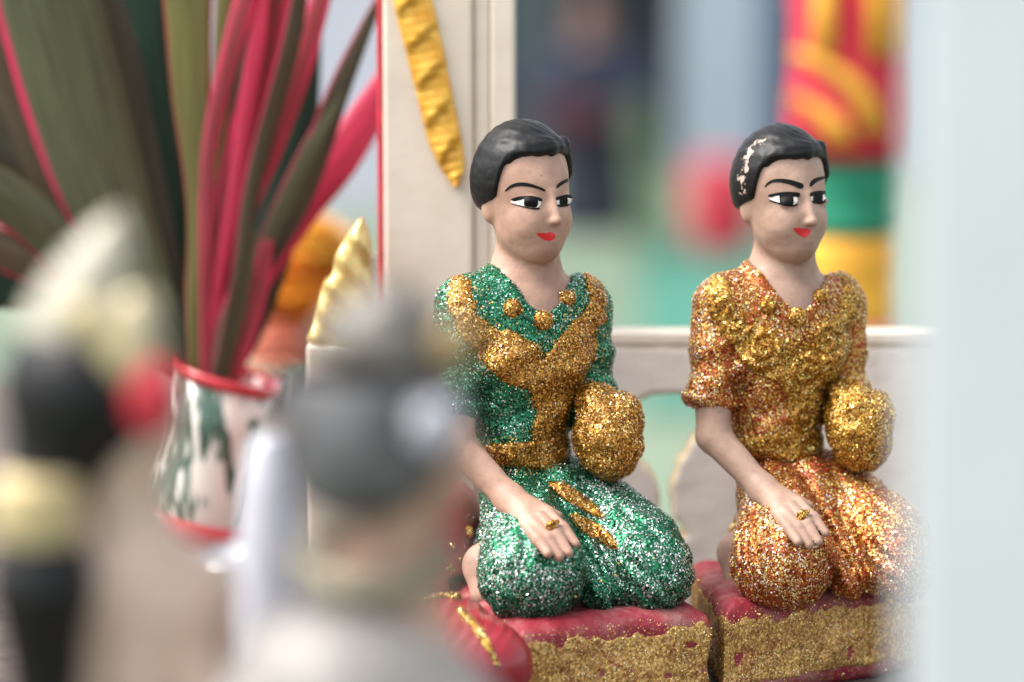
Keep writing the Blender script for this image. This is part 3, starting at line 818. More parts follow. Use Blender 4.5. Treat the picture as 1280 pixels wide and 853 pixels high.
PAINT2 = [
    ('eye_white', Z3(o2, s1, [(262, 458), (300, 444), (340, 440), (390, 446), (412, 460), (408, 484), (385, 496), (330, 486), (285, 474)]), 'white', .10),
    ('eye_outline', Z3(o2, s1, [(258, 444), (300, 432), (350, 426), (400, 428), (424, 434), (420, 452), (385, 452), (340, 446), (300, 448), (272, 456)]), 'black', .20),
    ('eye_outline', Z3(o2, s1, [(262, 470), (300, 478), (340, 488), (385, 494), (412, 490), (404, 502), (360, 502), (310, 490), (275, 480)]), 'black', .20),
    ('iris', Z3(o2, s1, [(322, 440), (354, 436), (386, 442), (390, 464), (386, 494), (352, 496), (324, 486), (318, 462)]), 'black', .24),
    ('eyebrow', Z3(o2, s1, [(238, 404), (250, 380), (280, 362), (320, 356), (370, 361), (415, 374), (442, 386), (440, 406), (420, 408), (385, 392), (330, 378), (285, 376), (255, 390)]), 'black', .15),
    ('eye_white', Z3(o2, s1, [(484, 452), (510, 440), (540, 438), (562, 444), (560, 466), (545, 482), (515, 484), (490, 474)]), 'white', .10),
    ('eye_outline', Z3(o2, s1, [(480, 434), (505, 424), (540, 420), (558, 424), (560, 440), (536, 442), (506, 446), (482, 452)]), 'black', .20),
    ('eye_outline', Z3(o2, s1, [(490, 474), (515, 480), (545, 476), (560, 464), (560, 478), (540, 490), (512, 490), (492, 484)]), 'black', .20),
    ('iris', Z3(o2, s1, [(500, 444), (520, 436), (542, 440), (546, 460), (540, 482), (518, 486), (498, 478), (494, 460)]), 'black', .24),
    ('eyebrow', Z3(o2, s1, [(476, 394), (482, 372), (505, 354), (535, 346), (555, 344), (552, 358), (525, 368), (502, 384), (486, 398)]), 'black', .15),
    ('lips', Z3(o2, s1, [(390, 622), (415, 618), (445, 622), (462, 620), (480, 632), (474, 654), (452, 667), (425, 658), (405, 642)]), 'lips', .15),
]
LOC2 = np.array([P(978, 238, 16)[0], 18.0, FLOOR]); RZ2 = math.radians(-6); SC2 = .985
def to_local2(x, y): v = rot2((x - LOC2[0], y - LOC2[1], 0), -RZ2) / SC2; return (v[0], v[1])
base1 = [(-1.0, -53), (50.5, -29), (33, 30), (-25, 9)]
base2 = [to_local2(*q) for q in ((58.5, -25), (116, 5), (108, 48), (52.5, 34))]
def chip_pts():
    out = []
    for a, b, r in ((931, 200, 2.2), (928, 212, 2.2), (926, 224, 2.2), (935, 189, 2.0), (925, 238, 2.0), (951, 170, 2.0), (945, 178, 1.8), (957, 183, 1.5), (968, 184, 1.6)):
        w_ = P(a, b, 9); v = rot2((w_ - LOC2), -RZ2)/SC2; out.append((v[0], v[1], v[2], r))
    return out
figurine(dict(kind='green', paint=PAINT1, base=base1), O1, 0.0, 1.0,
         'kneeling figurine in green glitter blouse and skirt with gold sash', 1)
figurine(dict(kind='copper', paint=PAINT2, base=base2, chips=chip_pts()), LOC2, RZ2, SC2,
         'kneeling figurine in copper and gold glitter dress with chipped black hair', 21)
#MORE
# ================================================================== glossy red cushion seat beside the green figurine
def red_seat():
    c = P(540, 800, -40); O = np.array([c[0], -40, FLOOR])
    rt = empty('cushion_seat', O, 0, 'glossy red moulded cushion with gold glitter lines beside green figurine', 'cushion')
    q = lambda a, b, y: P(a, b, y) - O
    fb = [np.array(v) + O1[:2] - O[:2] for v in base1]
    def seat(p):
        X, Y, Z = p
        d = cone(p, q(520, 835, -66), q(606, 832, -66), 12.5, 11.5)
        d = smin(d, cone(p, q(470, 830, -50), q(560, 808, -52), 14), 5)
        d = smin(d, cone(p, q(596, 812, -62), q(622, 832, -66), 9.5, 9), 3)
        d = smax(d, -Z, 1)
        d = d + .22*np.sin((X - Z*.9)*1.5)*np.exp(-((Z - 34)/5)**2)
        b = poly_sd(X[:, :, 0], Y[:, :, 0], fb)[:, :, None] + 0*X
        return smax(d, np.minimum(1.3 - b, 99)*1.0 + np.maximum(Z - 30, 0)*-1.0, 1.0)
    def back(p):
        X, Y, Z = p
        d = cone(p, q(545, 770, 4), q(560, 640, 16), 11, 9.5)
        d = smin(d, cone(p, q(500, 760, 0), q(515, 650, 14), 12, 11), 5)
        d = smin(d, cone(p, q(470, 800, -40), q(530, 770, 0), 13), 5)
        d = smax(d, -Z, 1)
        b = poly_sd(X[:, :, 0], Y[:, :, 0], fb)[:, :, None] + 0*X
        d = smax(d, smin(1.3 - b, (30 - Z), 2), 1.0)
        return d + .3*vnoise(X, Y, Z, 8, 5)
    so, sV, sF = sdf_obj('seat_pad', seat, (-35, -50, -2), (32, 12, 50), .7, M['gloss_red'], rt)
    bo, bV, bF = sdf_obj('backrest', back, (-42, -30, -2), (20, 80, 84), .8, M['gloss_red'], rt)
    gold = [(.88, .58, .08), (.7, .34, .04), (.97, .8, .35)]
    M['yellow_glitter'] = M['u_gold']
    def line(name, pts, rad, par, src):
        bv = BVHTree.FromPolygons([Vector(v) for v in src[0].tolist()], src[1].tolist())
        out = []
        co = Vector(CAM - O)
        for a, b in pts:
            h = bv.ray_cast(co, Vector(ray(a, b)).normalized())
            if h[0] is not None and (not out or abs(h[0].y - out[-1].y) < 7): out.append(h[0] + h[1]*.15)
        if len(out) < 2: return
        V, F = tube_vf(out, rad, 6); F = [f[::-1] for f in F]
        o = link(name, py_mesh(name, V, F), M['u_gold'], par)
        V = np.array([v.co for v in o.data.vertices])/MM; F = np.array([list(p.vertices) for p in o.data.polygons if len(p.vertices) == 4])
        flakes('glitter', V, F, o, M['flake'], 3.5, (.4, .8), gold, [1, .7, .6], seed=len(pts))
    line('gold_line', [(532, 752), (545, 748), (558, 745), (572, 749), (584, 744)], [.9, 1.5, 1.2, 1.6, .8], so, (sV, sF))
    line('gold_line', [(574, 762), (582, 772), (594, 784), (603, 797), (612, 812), (622, 832)], [.9, 1.3, 1.0, 1.2, .8, .5], so, (sV, sF))
    for i, (a, b, r) in enumerate(((586, 665, 1.5), (562, 712, 1.2), (566, 683, .7), (575, 700, .6), (536, 728, .5))):
        bv = BVHTree.FromPolygons([Vector(v) for v in bV.tolist()], bF.tolist())
        h = bv.ray_cast(Vector(CAM - O), Vector(ray(a, b)).normalized())
        if h[0] is None: continue
        c_ = np.array(h[0])
        o, V, F = sdf_obj('gold_dab', lambda p: ellipsoid(p, c_, (r, .7, r*1.3)) + .4*vnoise(*p, 1.2, i), c_ - 3, c_ + 3, .4, M['u_gold'], bo)
        flakes('glitter', V, F, o, M['flake'], 3.5, (.35, .7), gold, [1, .7, .6], seed=i)
red_seat()

# ================================================================== vase and cordyline
VY = 148.0
def vase():
    pb = P(230, 672, VY); pt = P(284, 470, VY)
    base = np.array([pb[0] - 4, VY, FLOOR])
    rt = empty('vase', base, 0, 'white vase with red bands and painted green leaves holding the cordyline', 'vase')
    axis = np.array([pt[0] - pb[0], 0, pt[2] - pb[2]]); Lh = np.linalg.norm(axis); axis /= Lh
    O = pb - base
    def md():
        m, nt, bs = new_mat('white_glaze_green_leaves')
        t = nt.nodes.new('ShaderNodeTexCoord'); mp = nt.nodes.new('ShaderNodeMapping')
        mp.inputs['Rotation'].default_value = (0.2, 0.95, .2); mp.inputs['Scale'].default_value = (1, 1, .24)
        nt.links.new(t.outputs['Object'], mp.inputs['Vector'])
        n = tex_noise(nt, 170, 3, .55, mp.outputs[0])
        c = ramp(nt, n, [(.48, (.78, .75, .68)), (.515, (.16, .22, .17)), (.57, (.025, .075, .048)), (.66, (.08, .15, .11)), (.72, (.55, .55, .48))])
        nt.links.new(c, bs.inputs['Base Color']); bs.inputs['Roughness'].default_value = .22; bs.inputs['Coat Weight'].default_value = .5
        return m
    glaze = plain('white_glaze', (.74, .72, .70), (.68, .66, .64), 60, .15, coat=.6)
    redg = plain('red_glaze', (.60, .03, .045), None, 90, .2, coat=.6)
    s = 1.0
    R = lambda px: px*.2605*1.16/2
    def part(name, prof, mat):
        return link(name, py_mesh(name, *lathe_vf(prof, 48, O, axis)), mat, rt)
    part('body', [(R(120), 4), (R(122), 9), (R(124), 16), (R(118), 24), (R(112), 32), (R(114), 40), (R(122), Lh-2)], md())
    part('foot_band', [(R(132), -2), (R(141), -.5), (R(142), 4), (R(140), 8.2), (R(126), 9.4)], redg)
    lp = [(R(122), Lh-2.4), (R(130), Lh-1.4), (R(133), Lh+.4), (R(130), Lh+1.6), (R(122), Lh+1.7), (R(114), Lh-3), (R(100), Lh-8)]
    V, F = lathe_vf(lp, 48, O, axis); part_me = py_mesh('rim', V, F[:-2]); link('rim', part_me, redg, rt)
    # white foot standing upright on the platform
    zf = O[2] - 1
    V, F = lathe_vf([(R(120), 0), (R(132), 2), (R(126), zf*.6), (R(118), zf + 3)], 48, (O[0] + 2, 0, 0)); link('foot', py_mesh('foot', V, F), glaze, rt)
    return base + O + axis*Lh
MOUTH = vase()

def leaf_mat(name, blade, blade2, edge, ew, stripe=0.0, one=False):
    m, nt, bs = new_mat(name)
    uv = nt.nodes.new('ShaderNodeUVMap'); sp = nt.nodes.new('ShaderNodeSeparateXYZ'); nt.links.new(uv.outputs[0], sp.inputs[0])
    u = sp.outputs[0]
    mp = nt.nodes.new('ShaderNodeMapping'); mp.inputs['Scale'].default_value = (18, 1.2, 1); nt.links.new(uv.outputs[0], mp.inputs['Vector'])
    streak = tex_noise(nt, 1.6, 3, .6, mp.outputs[0])
    c = ramp(nt, streak, [(.35, blade2), (.62, blade)])
    a = mathn(nt, 'SUBTRACT', u, .5)
    if not one: a = mathn(nt, 'ABSOLUTE', a)
    n = mathn(nt, 'MULTIPLY', mathn(nt, 'SUBTRACT', streak, .5), .22 + stripe)
    e = mathn(nt, 'ADD', a, n)
    f = ramp(nt, e, [(.5 - ew - .03, (0,)*3), (.5 - ew + .02, (1,)*3)])
    c = mixc(nt, f, c, edge)
    nt.links.new(c, bs.inputs['Base Color']); bs.inputs['Roughness'].default_value = .38
    tr = nt.nodes.new('ShaderNodeBsdfTranslucent'); nt.links.new(c, tr.inputs[0])
    ms = nt.nodes.new('ShaderNodeMixShader'); ms.inputs[0].default_value = .5
    nt.links.new(bs.outputs[0], ms.inputs[1]); nt.links.new(tr.outputs[0], ms.inputs[2])
    nt.links.new(ms.outputs[0], nt.nodes['Material Output'].inputs['Surface'])
    return m
PINK = (.85, .05, .18)
LM = {'olive': leaf_mat('leaf_olive', (.20, .225, .12), (.125, .115, .07), PINK, .05, one=True),
      'brown': leaf_mat('leaf_brown', (.20, .16, .10), (.14, .09, .06), PINK, .04),
      'dark': leaf_mat('leaf_dark_green', (.04, .095, .06), (.02, .045, .032), (.12, .02, .03), .02),
      'green': leaf_mat('leaf_yellow_green', (.30, .28, .10), (.18, .19, .07), (.45, .10, .09), .05),
      'pink': leaf_mat('leaf_pink', (.62, .08, .12), (.15, .09, .06), (.85, .08, .20), .18, .9),
      'hot': leaf_mat('leaf_hot_pink', (.84, .07, .17), (.48, .05, .09), (.90, .10, .22), .10, .5),
      'maroon': leaf_mat('leaf_maroon', (.14, .125, .075), (.075, .065, .045), (.60, .06, .12), .09, one=True)}
def plant():
    rt = empty('cordyline_plant', MOUTH, 0, 'cordyline with long dark green leaves edged in bright pink', 'plant')
    def leaf(pts, wd, kind, y0, y1, fold=.35, tw=0.0):
        n = 26; pts = np.array(pts, float); wd = np.array(wd, float)
        t = np.linspace(0, len(pts)-1, n); tt = np.arange(len(pts))
        # smooth interpolation
        def cr(a):
            out = []
            for x in t:
                k = min(int(x), len(a)-2); f = x - k
                p0, p1, p2, p3 = a[max(k-1, 0)], a[k], a[k+1], a[min(k+2, len(a)-1)]
                out.append(.5*((2*p1)+(p2-p0)*f+(2*p0-5*p1+4*p2-p3)*f*f+(3*p1-p0-3*p2+p3)*f**3))
            return np.array(out)
        px, py, ww = cr(pts[:, 0]), cr(pts[:, 1]), cr(wd)
        ys = np.linspace(y0, y1, n) + 56.0
        C = np.array([P(a, b, y) for a, b, y in zip(px, py, ys)]) - MOUTH
        V = []; cols = 7
        for i in range(n):
            tg = C[min(i+1, n-1)] - C[max(i-1, 0)]; tg /= np.linalg.norm(tg)
            s = np.cross(tg, np.array([0, 1.0, 0])); s /= np.linalg.norm(s); q = np.cross(s, tg)
            a = tw*(i/(n-1) - .3); s2 = s*math.cos(a) + q*math.sin(a); q2 = np.cross(s2, tg)
            for j in range(cols):
                u = j/(cols-1)*2 - 1; hw = ww[i]*.262/2
                wv = .5*math.sin(i*.55 + (2 if u > 0 else 0))*abs(u)**2
                V.append(C[i] + s2*u*hw + q2*(abs(u)*hw*fold + wv))
        F = [(i*cols+j, i*cols+j+1, (i+1)*cols+j+1, (i+1)*cols+j) for i in range(n-1) for j in range(cols-1)]
        me = py_mesh('leaf', V, F)
        uvl = me.uv_layers.new(name='UVMap')
        for l in me.loops:
            i, j = divmod(l.vertex_index, cols); uvl.data[l.index].uv = (j/(cols-1), i/(n-1)*3)
        o = link('leaf', me, LM[kind], rt)
        sm = o.modifiers.new('thickness', 'SOLIDIFY'); sm.thickness = .0004
        return o
    b = (262, 486)
    leaf([b, (215, 430), (120, 220), (50, -20), (20, -120)], [14, 50, 120, 130, 60], 'olive', 95, 70, .2, .3)
    leaf([b, (200, 430), (80, 280), (-10, 90), (-60, -40)], [14, 46, 100, 100, 50], 'brown', 97, 100, .2)
    leaf([b, (228, 430), (178, 240), (140, 60), (110, -60)], [14, 40, 62, 66, 40], 'maroon', 96, 82, .16, -.5)
    leaf([b, (240, 420), (214, 240), (190, 60), (172, -90)], [16, 56, 92, 96, 60], 'dark', 102, 112, .3)
    leaf([b, (150, 400), (40, 275), (-60, 215), (-140, 190)], [14, 46, 62, 60, 30], 'olive', 95, 60, .3)
    leaf([b, (170, 420), (60, 340), (-40, 300), (-120, 290)], [14, 40, 52, 50, 30], 'brown', 96, 75, .3)
    leaf([(248, 490), (247, 400), (250, 260), (238, 110), (232, -40)], [26, 32, 34, 50, 66], 'green', 84, 72, .16, .2)
    leaf([(268, 486), (262, 300), (275, 120), (281, -60)], [16, 22, 24, 20], 'green', 100, 108, .16)
    leaf([(250, 480), (238, 250), (224, 60), (214, -60)], [14, 30, 34, 24], 'hot', 108, 122, .16)
    leaf([(268, 488), (262, 400), (285, 250), (320, 110), (352, -30)], [18, 20, 34, 38, 34], 'pink', 86, 76, .16, -.4)
    leaf([(274, 486), (285, 330), (335, 190), (378, 70), (412, -40)], [14, 20, 32, 34, 22], 'pink', 92, 84, .16, .4)
    leaf([(280, 486), (310, 400), (345, 290), (372, 170), (392, 30)], [16, 50, 56, 50, 20], 'dark', 106, 116, .3)
    leaf([(276, 486), (300, 380), (372, 250), (425, 110), (478, -10)], [14, 30, 34, 28, 8], 'maroon', 90, 82, .16)
    leaf([(284, 484), (310, 380), (372, 270), (430, 190), (492, 90)], [14, 28, 44, 52, 34], 'hot', 100, 108, .16, .3)
    leaf([(290, 484), (302, 430), (322, 360), (336, 300)], [14, 26, 28, 10], 'pink', 84, 78, .16)
    leaf([(272, 488), (280, 430), (300, 360), (318, 290)], [20, 30, 26, 8], 'olive', 82, 76, .16)
    leaf([(258, 480), (300, 330), (310, 170), (298, -40)], [14, 40, 56, 52], 'maroon', 112, 124, .3)
    leaf([(250, 478), (120, 300), (20, 120), (-30, -80)], [14, 60, 90, 90], 'dark', 118, 140, .2)
    leaf([(254, 478), (150, 260), (90, 60), (60, -90)], [14, 60, 80, 80], 'dark', 122, 145, .2)
    leaf([(262, 486), (275, 340), (300, 190), (322, 40), (330, -40)], [12, 14, 20, 22, 16], 'hot', 82, 70, .2, .5)
    leaf([(266, 486), (296, 350), (318, 220), (362, 60), (380, -40)], [12, 16, 22, 24, 18], 'maroon', 80, 68, .2, -.4)
    leaf([(258, 486), (256, 330), (262, 180), (300, 20), (318, -40)], [12, 14, 18, 26, 22], 'pink', 81, 70, .2, .3)
    leaf([(276, 486), (318, 350), (352, 262), (396, 170), (440, 90)], [12, 16, 24, 22, 8], 'olive', 86, 84, .2, .3)
    leaf([(250, 486), (150, 380), (60, 250), (-30, 170), (-90, 130)], [14, 60, 90, 90, 50], 'maroon', 104, 96, .15)
    leaf([(252, 486), (160, 420), (70, 360), (-30, 345), (-110, 350)], [14, 60, 80, 80, 50], 'dark', 110, 100, .15)
    V, F = tube_vf([np.array([-5, 3, -28]), np.array([-4, 2, -10]), np.array([-3, 0, 6])], [3.4, 3.2, 2.6], 10)
    link('stem', py_mesh('stem', V, F), plain('cordyline_stem', (.12, .10, .05)), rt)
plant()

# small silver cup and white jar near the vase
def small_vessels():
    silver = plain('polished_silver', (.82, .83, .86), None, 60, .16, metal=1.0, lo=.1, hi=.3)
    y = -190.0
    c = P(286, 722, y)
    o = link('silver_cup', py_mesh('silver_cup', *lathe_vf([(5, 0), (5.6, 1.5), (3.4, 3.5), (2.8, 7), (4.6, 10), (6.8, 15), (7.2, 20), (6.8, 20.6), (6.2, 17), (4, 11)], 36)), silver)
    k = (c[2] - FLOOR) / 19.0
    o.scale = (1, 1, k); o.location = np.array([c[0], y, FLOOR]) * MM
    tag(o, 'small shiny silver offering cup standing before the banded vase', 'cup')
    glaze = plain('white_porcelain', (.46, .46, .52), (.42, .42, .48), 50, .18, coat=.5)
    y = -235.0; c = P(338, 700, y); h = P(338, 556, y)[2] - FLOOR
    o = link('porcelain_jar', py_mesh('porcelain_jar', *lathe_vf([(5, 0), (6.5, 2), (7.4, h*.25), (7.8, h*.5), (7.2, h*.75), (5.6, h*.92), (4, h), (2, h*1.02)], 40)), glaze)
    o.location = np.array([c[0], y, FLOOR]) * MM
    tag(o, 'plain white porcelain jar behind the grey haired figurine', 'jar')
small_vessels()

# ================================================================== blurred figurines close to the camera
def fore_left():
    Y = CAM[1] + 462
    c = P(150, 800, Y); O = np.array([c[0], Y, FLOOR + 8]); q = lambda a, b, d=0: P(a, b, Y + d) - O
    rt = empty('kneeling_figurine', O, 0, 'figurine with pale gold crown and long black ponytail in gold band', 'figurine', 'figurines turned towards the kneeling pair')
    k = .130
    def bod(p):
        d = ellipsoid(p, q(160, 535, 2), (60*k, 9.5, 84*k), .5)
        d = smin(d, cone(p, q(150, 590, 2), q(170, 680, 4), 6.5, 7.5), 3)
        d = smin(d, cone(p, q(120, 730, 2), q(235, 745, 6), 8.5), 6)
        d = smin(d, ellipsoid(p, q(180, 830, 5), (78*k, 10, 130*k)), 6)
        d = smin(d, cone(p, q(245, 760, 4), q(262, 900, 0), 5.0, 4.4), 3)
        d = smin(d, cone(p, q(112, 750, 2), q(90, 900, 0), 5.0, 4.4), 3)
        d = smin(d, cone(p, q(216, 545, 6), q(224, 556, 6), 1.2), 1.5)
        return smax(d, 20 - p[2], 1)
    sdf_obj('body', bod, (-25, -18, 18), (25, 22, 138), .9, M['skin3'], rt)
    def hr(p):
        d = ellipsoid(p, q(108, 485, 0), (107*k, 14.5, 104*k))
        d = smin(d, ellipsoid(p, q(190, 420, 6), (28*k, 7, 50*k)), 4)
        d = smin(d, cone(p, q(70, 570, -4), q(45, 640, -8), 8, 5.5), 4)
        return d + .12*np.sin(p[0]*3 + p[2])
    sdf_obj('hair', hr, (-32, -24, 70), (22, 24, 145), .9, M['hair'], rt)
    def tail(p):
        d = cone(p, q(45, 650, -9), q(52, 730, -10), 5.8, 7.6)
        d = smin(d, cone(p, q(52, 730, -10), q(58, 950, -8), 7.6, 4.5), 4)
        return d + .15*np.sin(p[0]*4)
    sdf_obj('ponytail', tail, (-34, -26, 10), (2, 6, 112), .9, M['hair'], rt)
    gp = plain('pale_gold_band', (.60, .50, .30), (.50, .38, .18), 150, .4, metal=.3)
    cpos = q(45, 636, -9)
    V, F = lathe_vf([(6.0, -6), (7.6, -4.5), (7.0, -2), (7.9, 0), (7.0, 2.2), (7.6, 4.5), (6.0, 6)], 32, cpos, (.08, 0, 1)); link('hair_band', py_mesh('hair_band', V, F), gp, rt)
    ivory = plain('ivory_gold_crown', (.42, .39, .33), (.35, .31, .22), 120, .38, metal=.15)
    a = q(96, 424, 0); b = q(150, 262, 2); ax = b - a; Ln = np.linalg.norm(ax)
    V, F = lathe_vf([(9.8, -2), (10.2, 0), (9.0, Ln*.14), (9.8, Ln*.2), (7.8, Ln*.32), (8.4, Ln*.4), (6.2, Ln*.52), (6.6, Ln*.58), (4.4, Ln*.7), (4.4, Ln*.76), (2.6, Ln*.88), (.6, Ln)], 32, a, ax)
    link('crown', py_mesh('crown', V, F), ivory, rt)
    e0 = q(172, 380, -4); e1 = q(160, 452, -8)
    o, _, _ = sdf_obj('crown_wing', lambda p: smin(cone(p, e0, e1, 3.2, 4.6), cone(p, q(110, 400, -8), e1, 4, 4.4), 3), (-16, -20, 104), (12, 8, 145), .9, plain('old_gold_paint', (.46, .40, .26), (.36, .3, .16), 120, .4, metal=.3), rt)
    f = q(192, 500, -12)
    sdf_obj('ear_flower', lambda p: ellipsoid(p, f, (4.4, 3.0, 6.4)) - .6*np.sin(p[0]*2.2)*np.sin(p[2]*2.2), f - 8, f + 8, .6, plain('red_flower_paint', (.50, .015, .035), None, 200, .5), rt)
    V, F = lathe_vf([(25, -8), (27, -6.5), (26.5, -1), (24, .4)], 40, (2, 2, 0)); link('base', py_mesh('base', V, F), M['base_red'], rt)
    V, F = lathe_vf([(24, 0), (25, 3), (24, 14), (20, 22), (18, 24)], 40, (2, 2, 0)); link('skirt', py_mesh('skirt', V, F), M['gloss_red'], rt)
fore_left()

def fore_mid():
    Y = CAM[1] + 452
    c = P(470, 800, Y); O = np.array([c[0], Y, FLOOR + 8]); q = lambda a, b, d=0: P(a, b, Y + d) - O
    k = .1272
    rt = empty('kneeling_figurine', O, 0, 'figurine with grey sheen black hair, white ear flower and silver white gown', 'figurine', 'figurines turned towards the kneeling pair')
    def bod(p):
        d = ellipsoid(p, q(538, 578, 3), (50*k, 9.5, 80*k), .4)
        d = smin(d, cone(p, q(500, 630, 2), q(478, 720, 3), 6.4, 7.6), 3)
        d = smin(d, ellipsoid(p, q(470, 800, 3), (80*k, 10, 100*k)), 5)
        d = smin(d, cone(p, q(522, 764, -2), q(575, 890, -8), 5.0, 4.6), 4)
        d = smin(d, cone(p, q(582, 596, 6), q(590, 606, 6), 1.1), 1.4)
        return smax(d, 20 - p[2], 1)
    sdf_obj('body', bod, (-25, -24, 18), (34, 22, 130), .9, M['skin'], rt)
    def hr(p):
        d = ellipsoid(p, q(465, 520, 0), (118*k, 15.5, 116*k))
        d = smin(d, ellipsoid(p, q(440, 580, -4), (80*k, 11, 70*k)), 5)
        return d + .15*np.sin(p[0]*2.4 + p[2]*.8)
    hm = plain('grey_black_hair_paint', (.115, .115, .12), (.05, .05, .055), 120, .42)
    sdf_obj('hair', hr, (-26, -26, 66), (22, 22, 132), .9, hm, rt)
    silver = plain('silver_ivory_crown', (.17, .155, .14), (.12, .11, .095), 150, .4, metal=.35)
    a = q(484, 428, 0); b = q(500, 362, 0); ax = b - a; Ln = np.linalg.norm(ax)
    V, F = lathe_vf([(11, -3), (11.5, 0), (9.6, 2), (10, 3.6), (7, 5.6), (7.2, 6.8), (3.6, 8.4), (.8, Ln + 1)], 32, a, ax); link('crown', py_mesh('crown', V, F), silver, rt)
    f0 = q(566, 432, -8)
    sdf_obj('crown_jewel', lambda p: ellipsoid(p, f0, (3.6, 2.4, 4.6)), f0 - 7, f0 + 7, .7, plain('old_gold_jewel', (.30, .21, .10), None, 150, .4, metal=.3), rt)
    f = q(542, 532, -14)
    fo, _, _ = sdf_obj('ear_flower', lambda p: ellipsoid(p, f, (4.0, 2.4, 4.4)) - .6*np.sin(p[0]*1.8)*np.sin(p[2]*1.8), f - 9, f + 9, .6, plain('white_flower_paint', (.36, .36, .41), None, 100, .4, lo=.1, hi=.3), rt)
    cc = q(470, 700, 2)
    V, F = [], []
    n = 40; m = 10
    for i in range(n):
        t = 2*math.pi*i/n
        for j in range(m):
            s = 2*math.pi*j/m; R = 11.5 + 2.6*math.cos(s)
            V.append((cc[0] + R*math.cos(t), cc[1] + R*.9*math.sin(t), cc[2] + 2.8*math.sin(s) + 2.5*math.sin(t)))
    F = [(i*m+j, ((i+1) % n)*m+j, ((i+1) % n)*m+(j+1) % m, i*m+(j+1) % m) for i in range(n) for j in range(m)]
    link('collar', py_mesh('collar', V, F), plain('dull_gold_collar', (.27, .235, .165), (.20, .18, .13), 150, .5, metal=.2), rt)
    def gown(p):
        d = ellipsoid(p, q(440, 892, 0), (145*k, 17, 150*k))
        d = smin(d, cone(p, q(350, 815, -4), q(310, 910, -8), 6, 8), 5)
        d = smin(d, cone(p, q(525, 832, -4), q(570, 910, -8), 6, 9), 5)
        d = smin(d, cone(p, q(450, 900, 0), (0, 0, 6), 20, 24), 6)
        return smax(d, -p[2], 1) + .3*vnoise(*p, 4, 3)
    gm = plain('silver_white_gown', (.245, .228, .215), (.195, .18, .17), 300, .42, metal=.15, bmp=.5, bscale=900)
    V, F = lathe_vf([(25, -8), (27, -6.5), (26.5, -1), (24, .4)], 40); link('base', py_mesh('base', V, F), M['base_red'], rt)
    sdf_obj('gown', gown, (-36, -34, -2), (34, 28, 96), 1.0, gm, rt)
fore_mid()

# ================================================================== BACKGROUND far out of focus
def marigolds():
    mm_ = plain('marigold_petals', (.85, .33, .02), (.75, .22, .012), 60, .7)
    yel = plain('marigold_yellow', (.85, .45, .05), (.7, .30, .02), 60, .7)
    pk = plain('orange_pink_petals', (.72, .30, .20), (.6, .2, .12), 60, .7)
    y = 480
    for i, (a, b, r, mt) in enumerate(((352, 345, 17, mm_), (378, 372, 18, mm_), (400, 318, 16, yel), (386, 300, 13, yel), (360, 395, 17, mm_), (392, 412, 18, pk), (352, 430, 16, pk), (330, 380, 13, pk), (420, 345, 14, mm_))):
        c = P(a, b, y + 14*(i % 3) - 10)
        rt = empty('marigold', (c[0], c[1], FLOOR), 0, ['orange marigold bloom standing behind the gold finial', 'yellow marigold bloom standing behind the gold finial', 'peach coloured bloom standing behind the gold finial'][[mm_, yel, pk].index(mt)], 'flower', ['orange marigolds', 'yellow marigolds', 'peach blooms'][[mm_, yel, pk].index(mt)])
        h = c[2] - FLOOR; r = r*1.55
        V, F = [], []
        for lay, (n, tilt, rr) in enumerate(((14, -.3, 1.0), (14, .15, .95), (12, .55, .85), (9, .95, .7), (5, 1.3, .5))):
            for j in range(n):
                t = 2*math.pi*(j + .5*(lay % 2))/n; dirv = np.array([math.cos(t)*math.cos(tilt), math.sin(t)*math.cos(tilt), math.sin(tilt)])
                sd_ = np.array([-math.sin(t), math.cos(t), 0]); upv = np.cross(dirv, sd_)
                bI = len(V); R = r*rr
                V += [dirv*R*.2, dirv*R*.75 + sd_*R*.28 + upv*1, dirv*R, dirv*R*.75 - sd_*R*.28 + upv*1]; F.append((bI, bI+1, bI+2, bI+3))
        V = [v + np.array([0, 0, h]) for v in V]
        cv, cf = lathe_vf([(.1, -.55*r), (.4*r, -.4*r), (.6*r, 0), (.45*r, .42*r), (.1, .6*r)], 14, (0, 0, h)); nb = len(V); V += [np.array(v) for v in cv]; F += [tuple(i + nb for i in f) for f in cf]
        link('bloom', py_mesh('bloom', V, F), mt, rt)
        V, F = tube_vf([(0, 0, 0), (1, 1, h*.5), (0, 0, h)], 1.4, 6); link('stem', py_mesh('stem', V, F), plain('flower_stem', (.06, .12, .03)), rt)
marigolds()

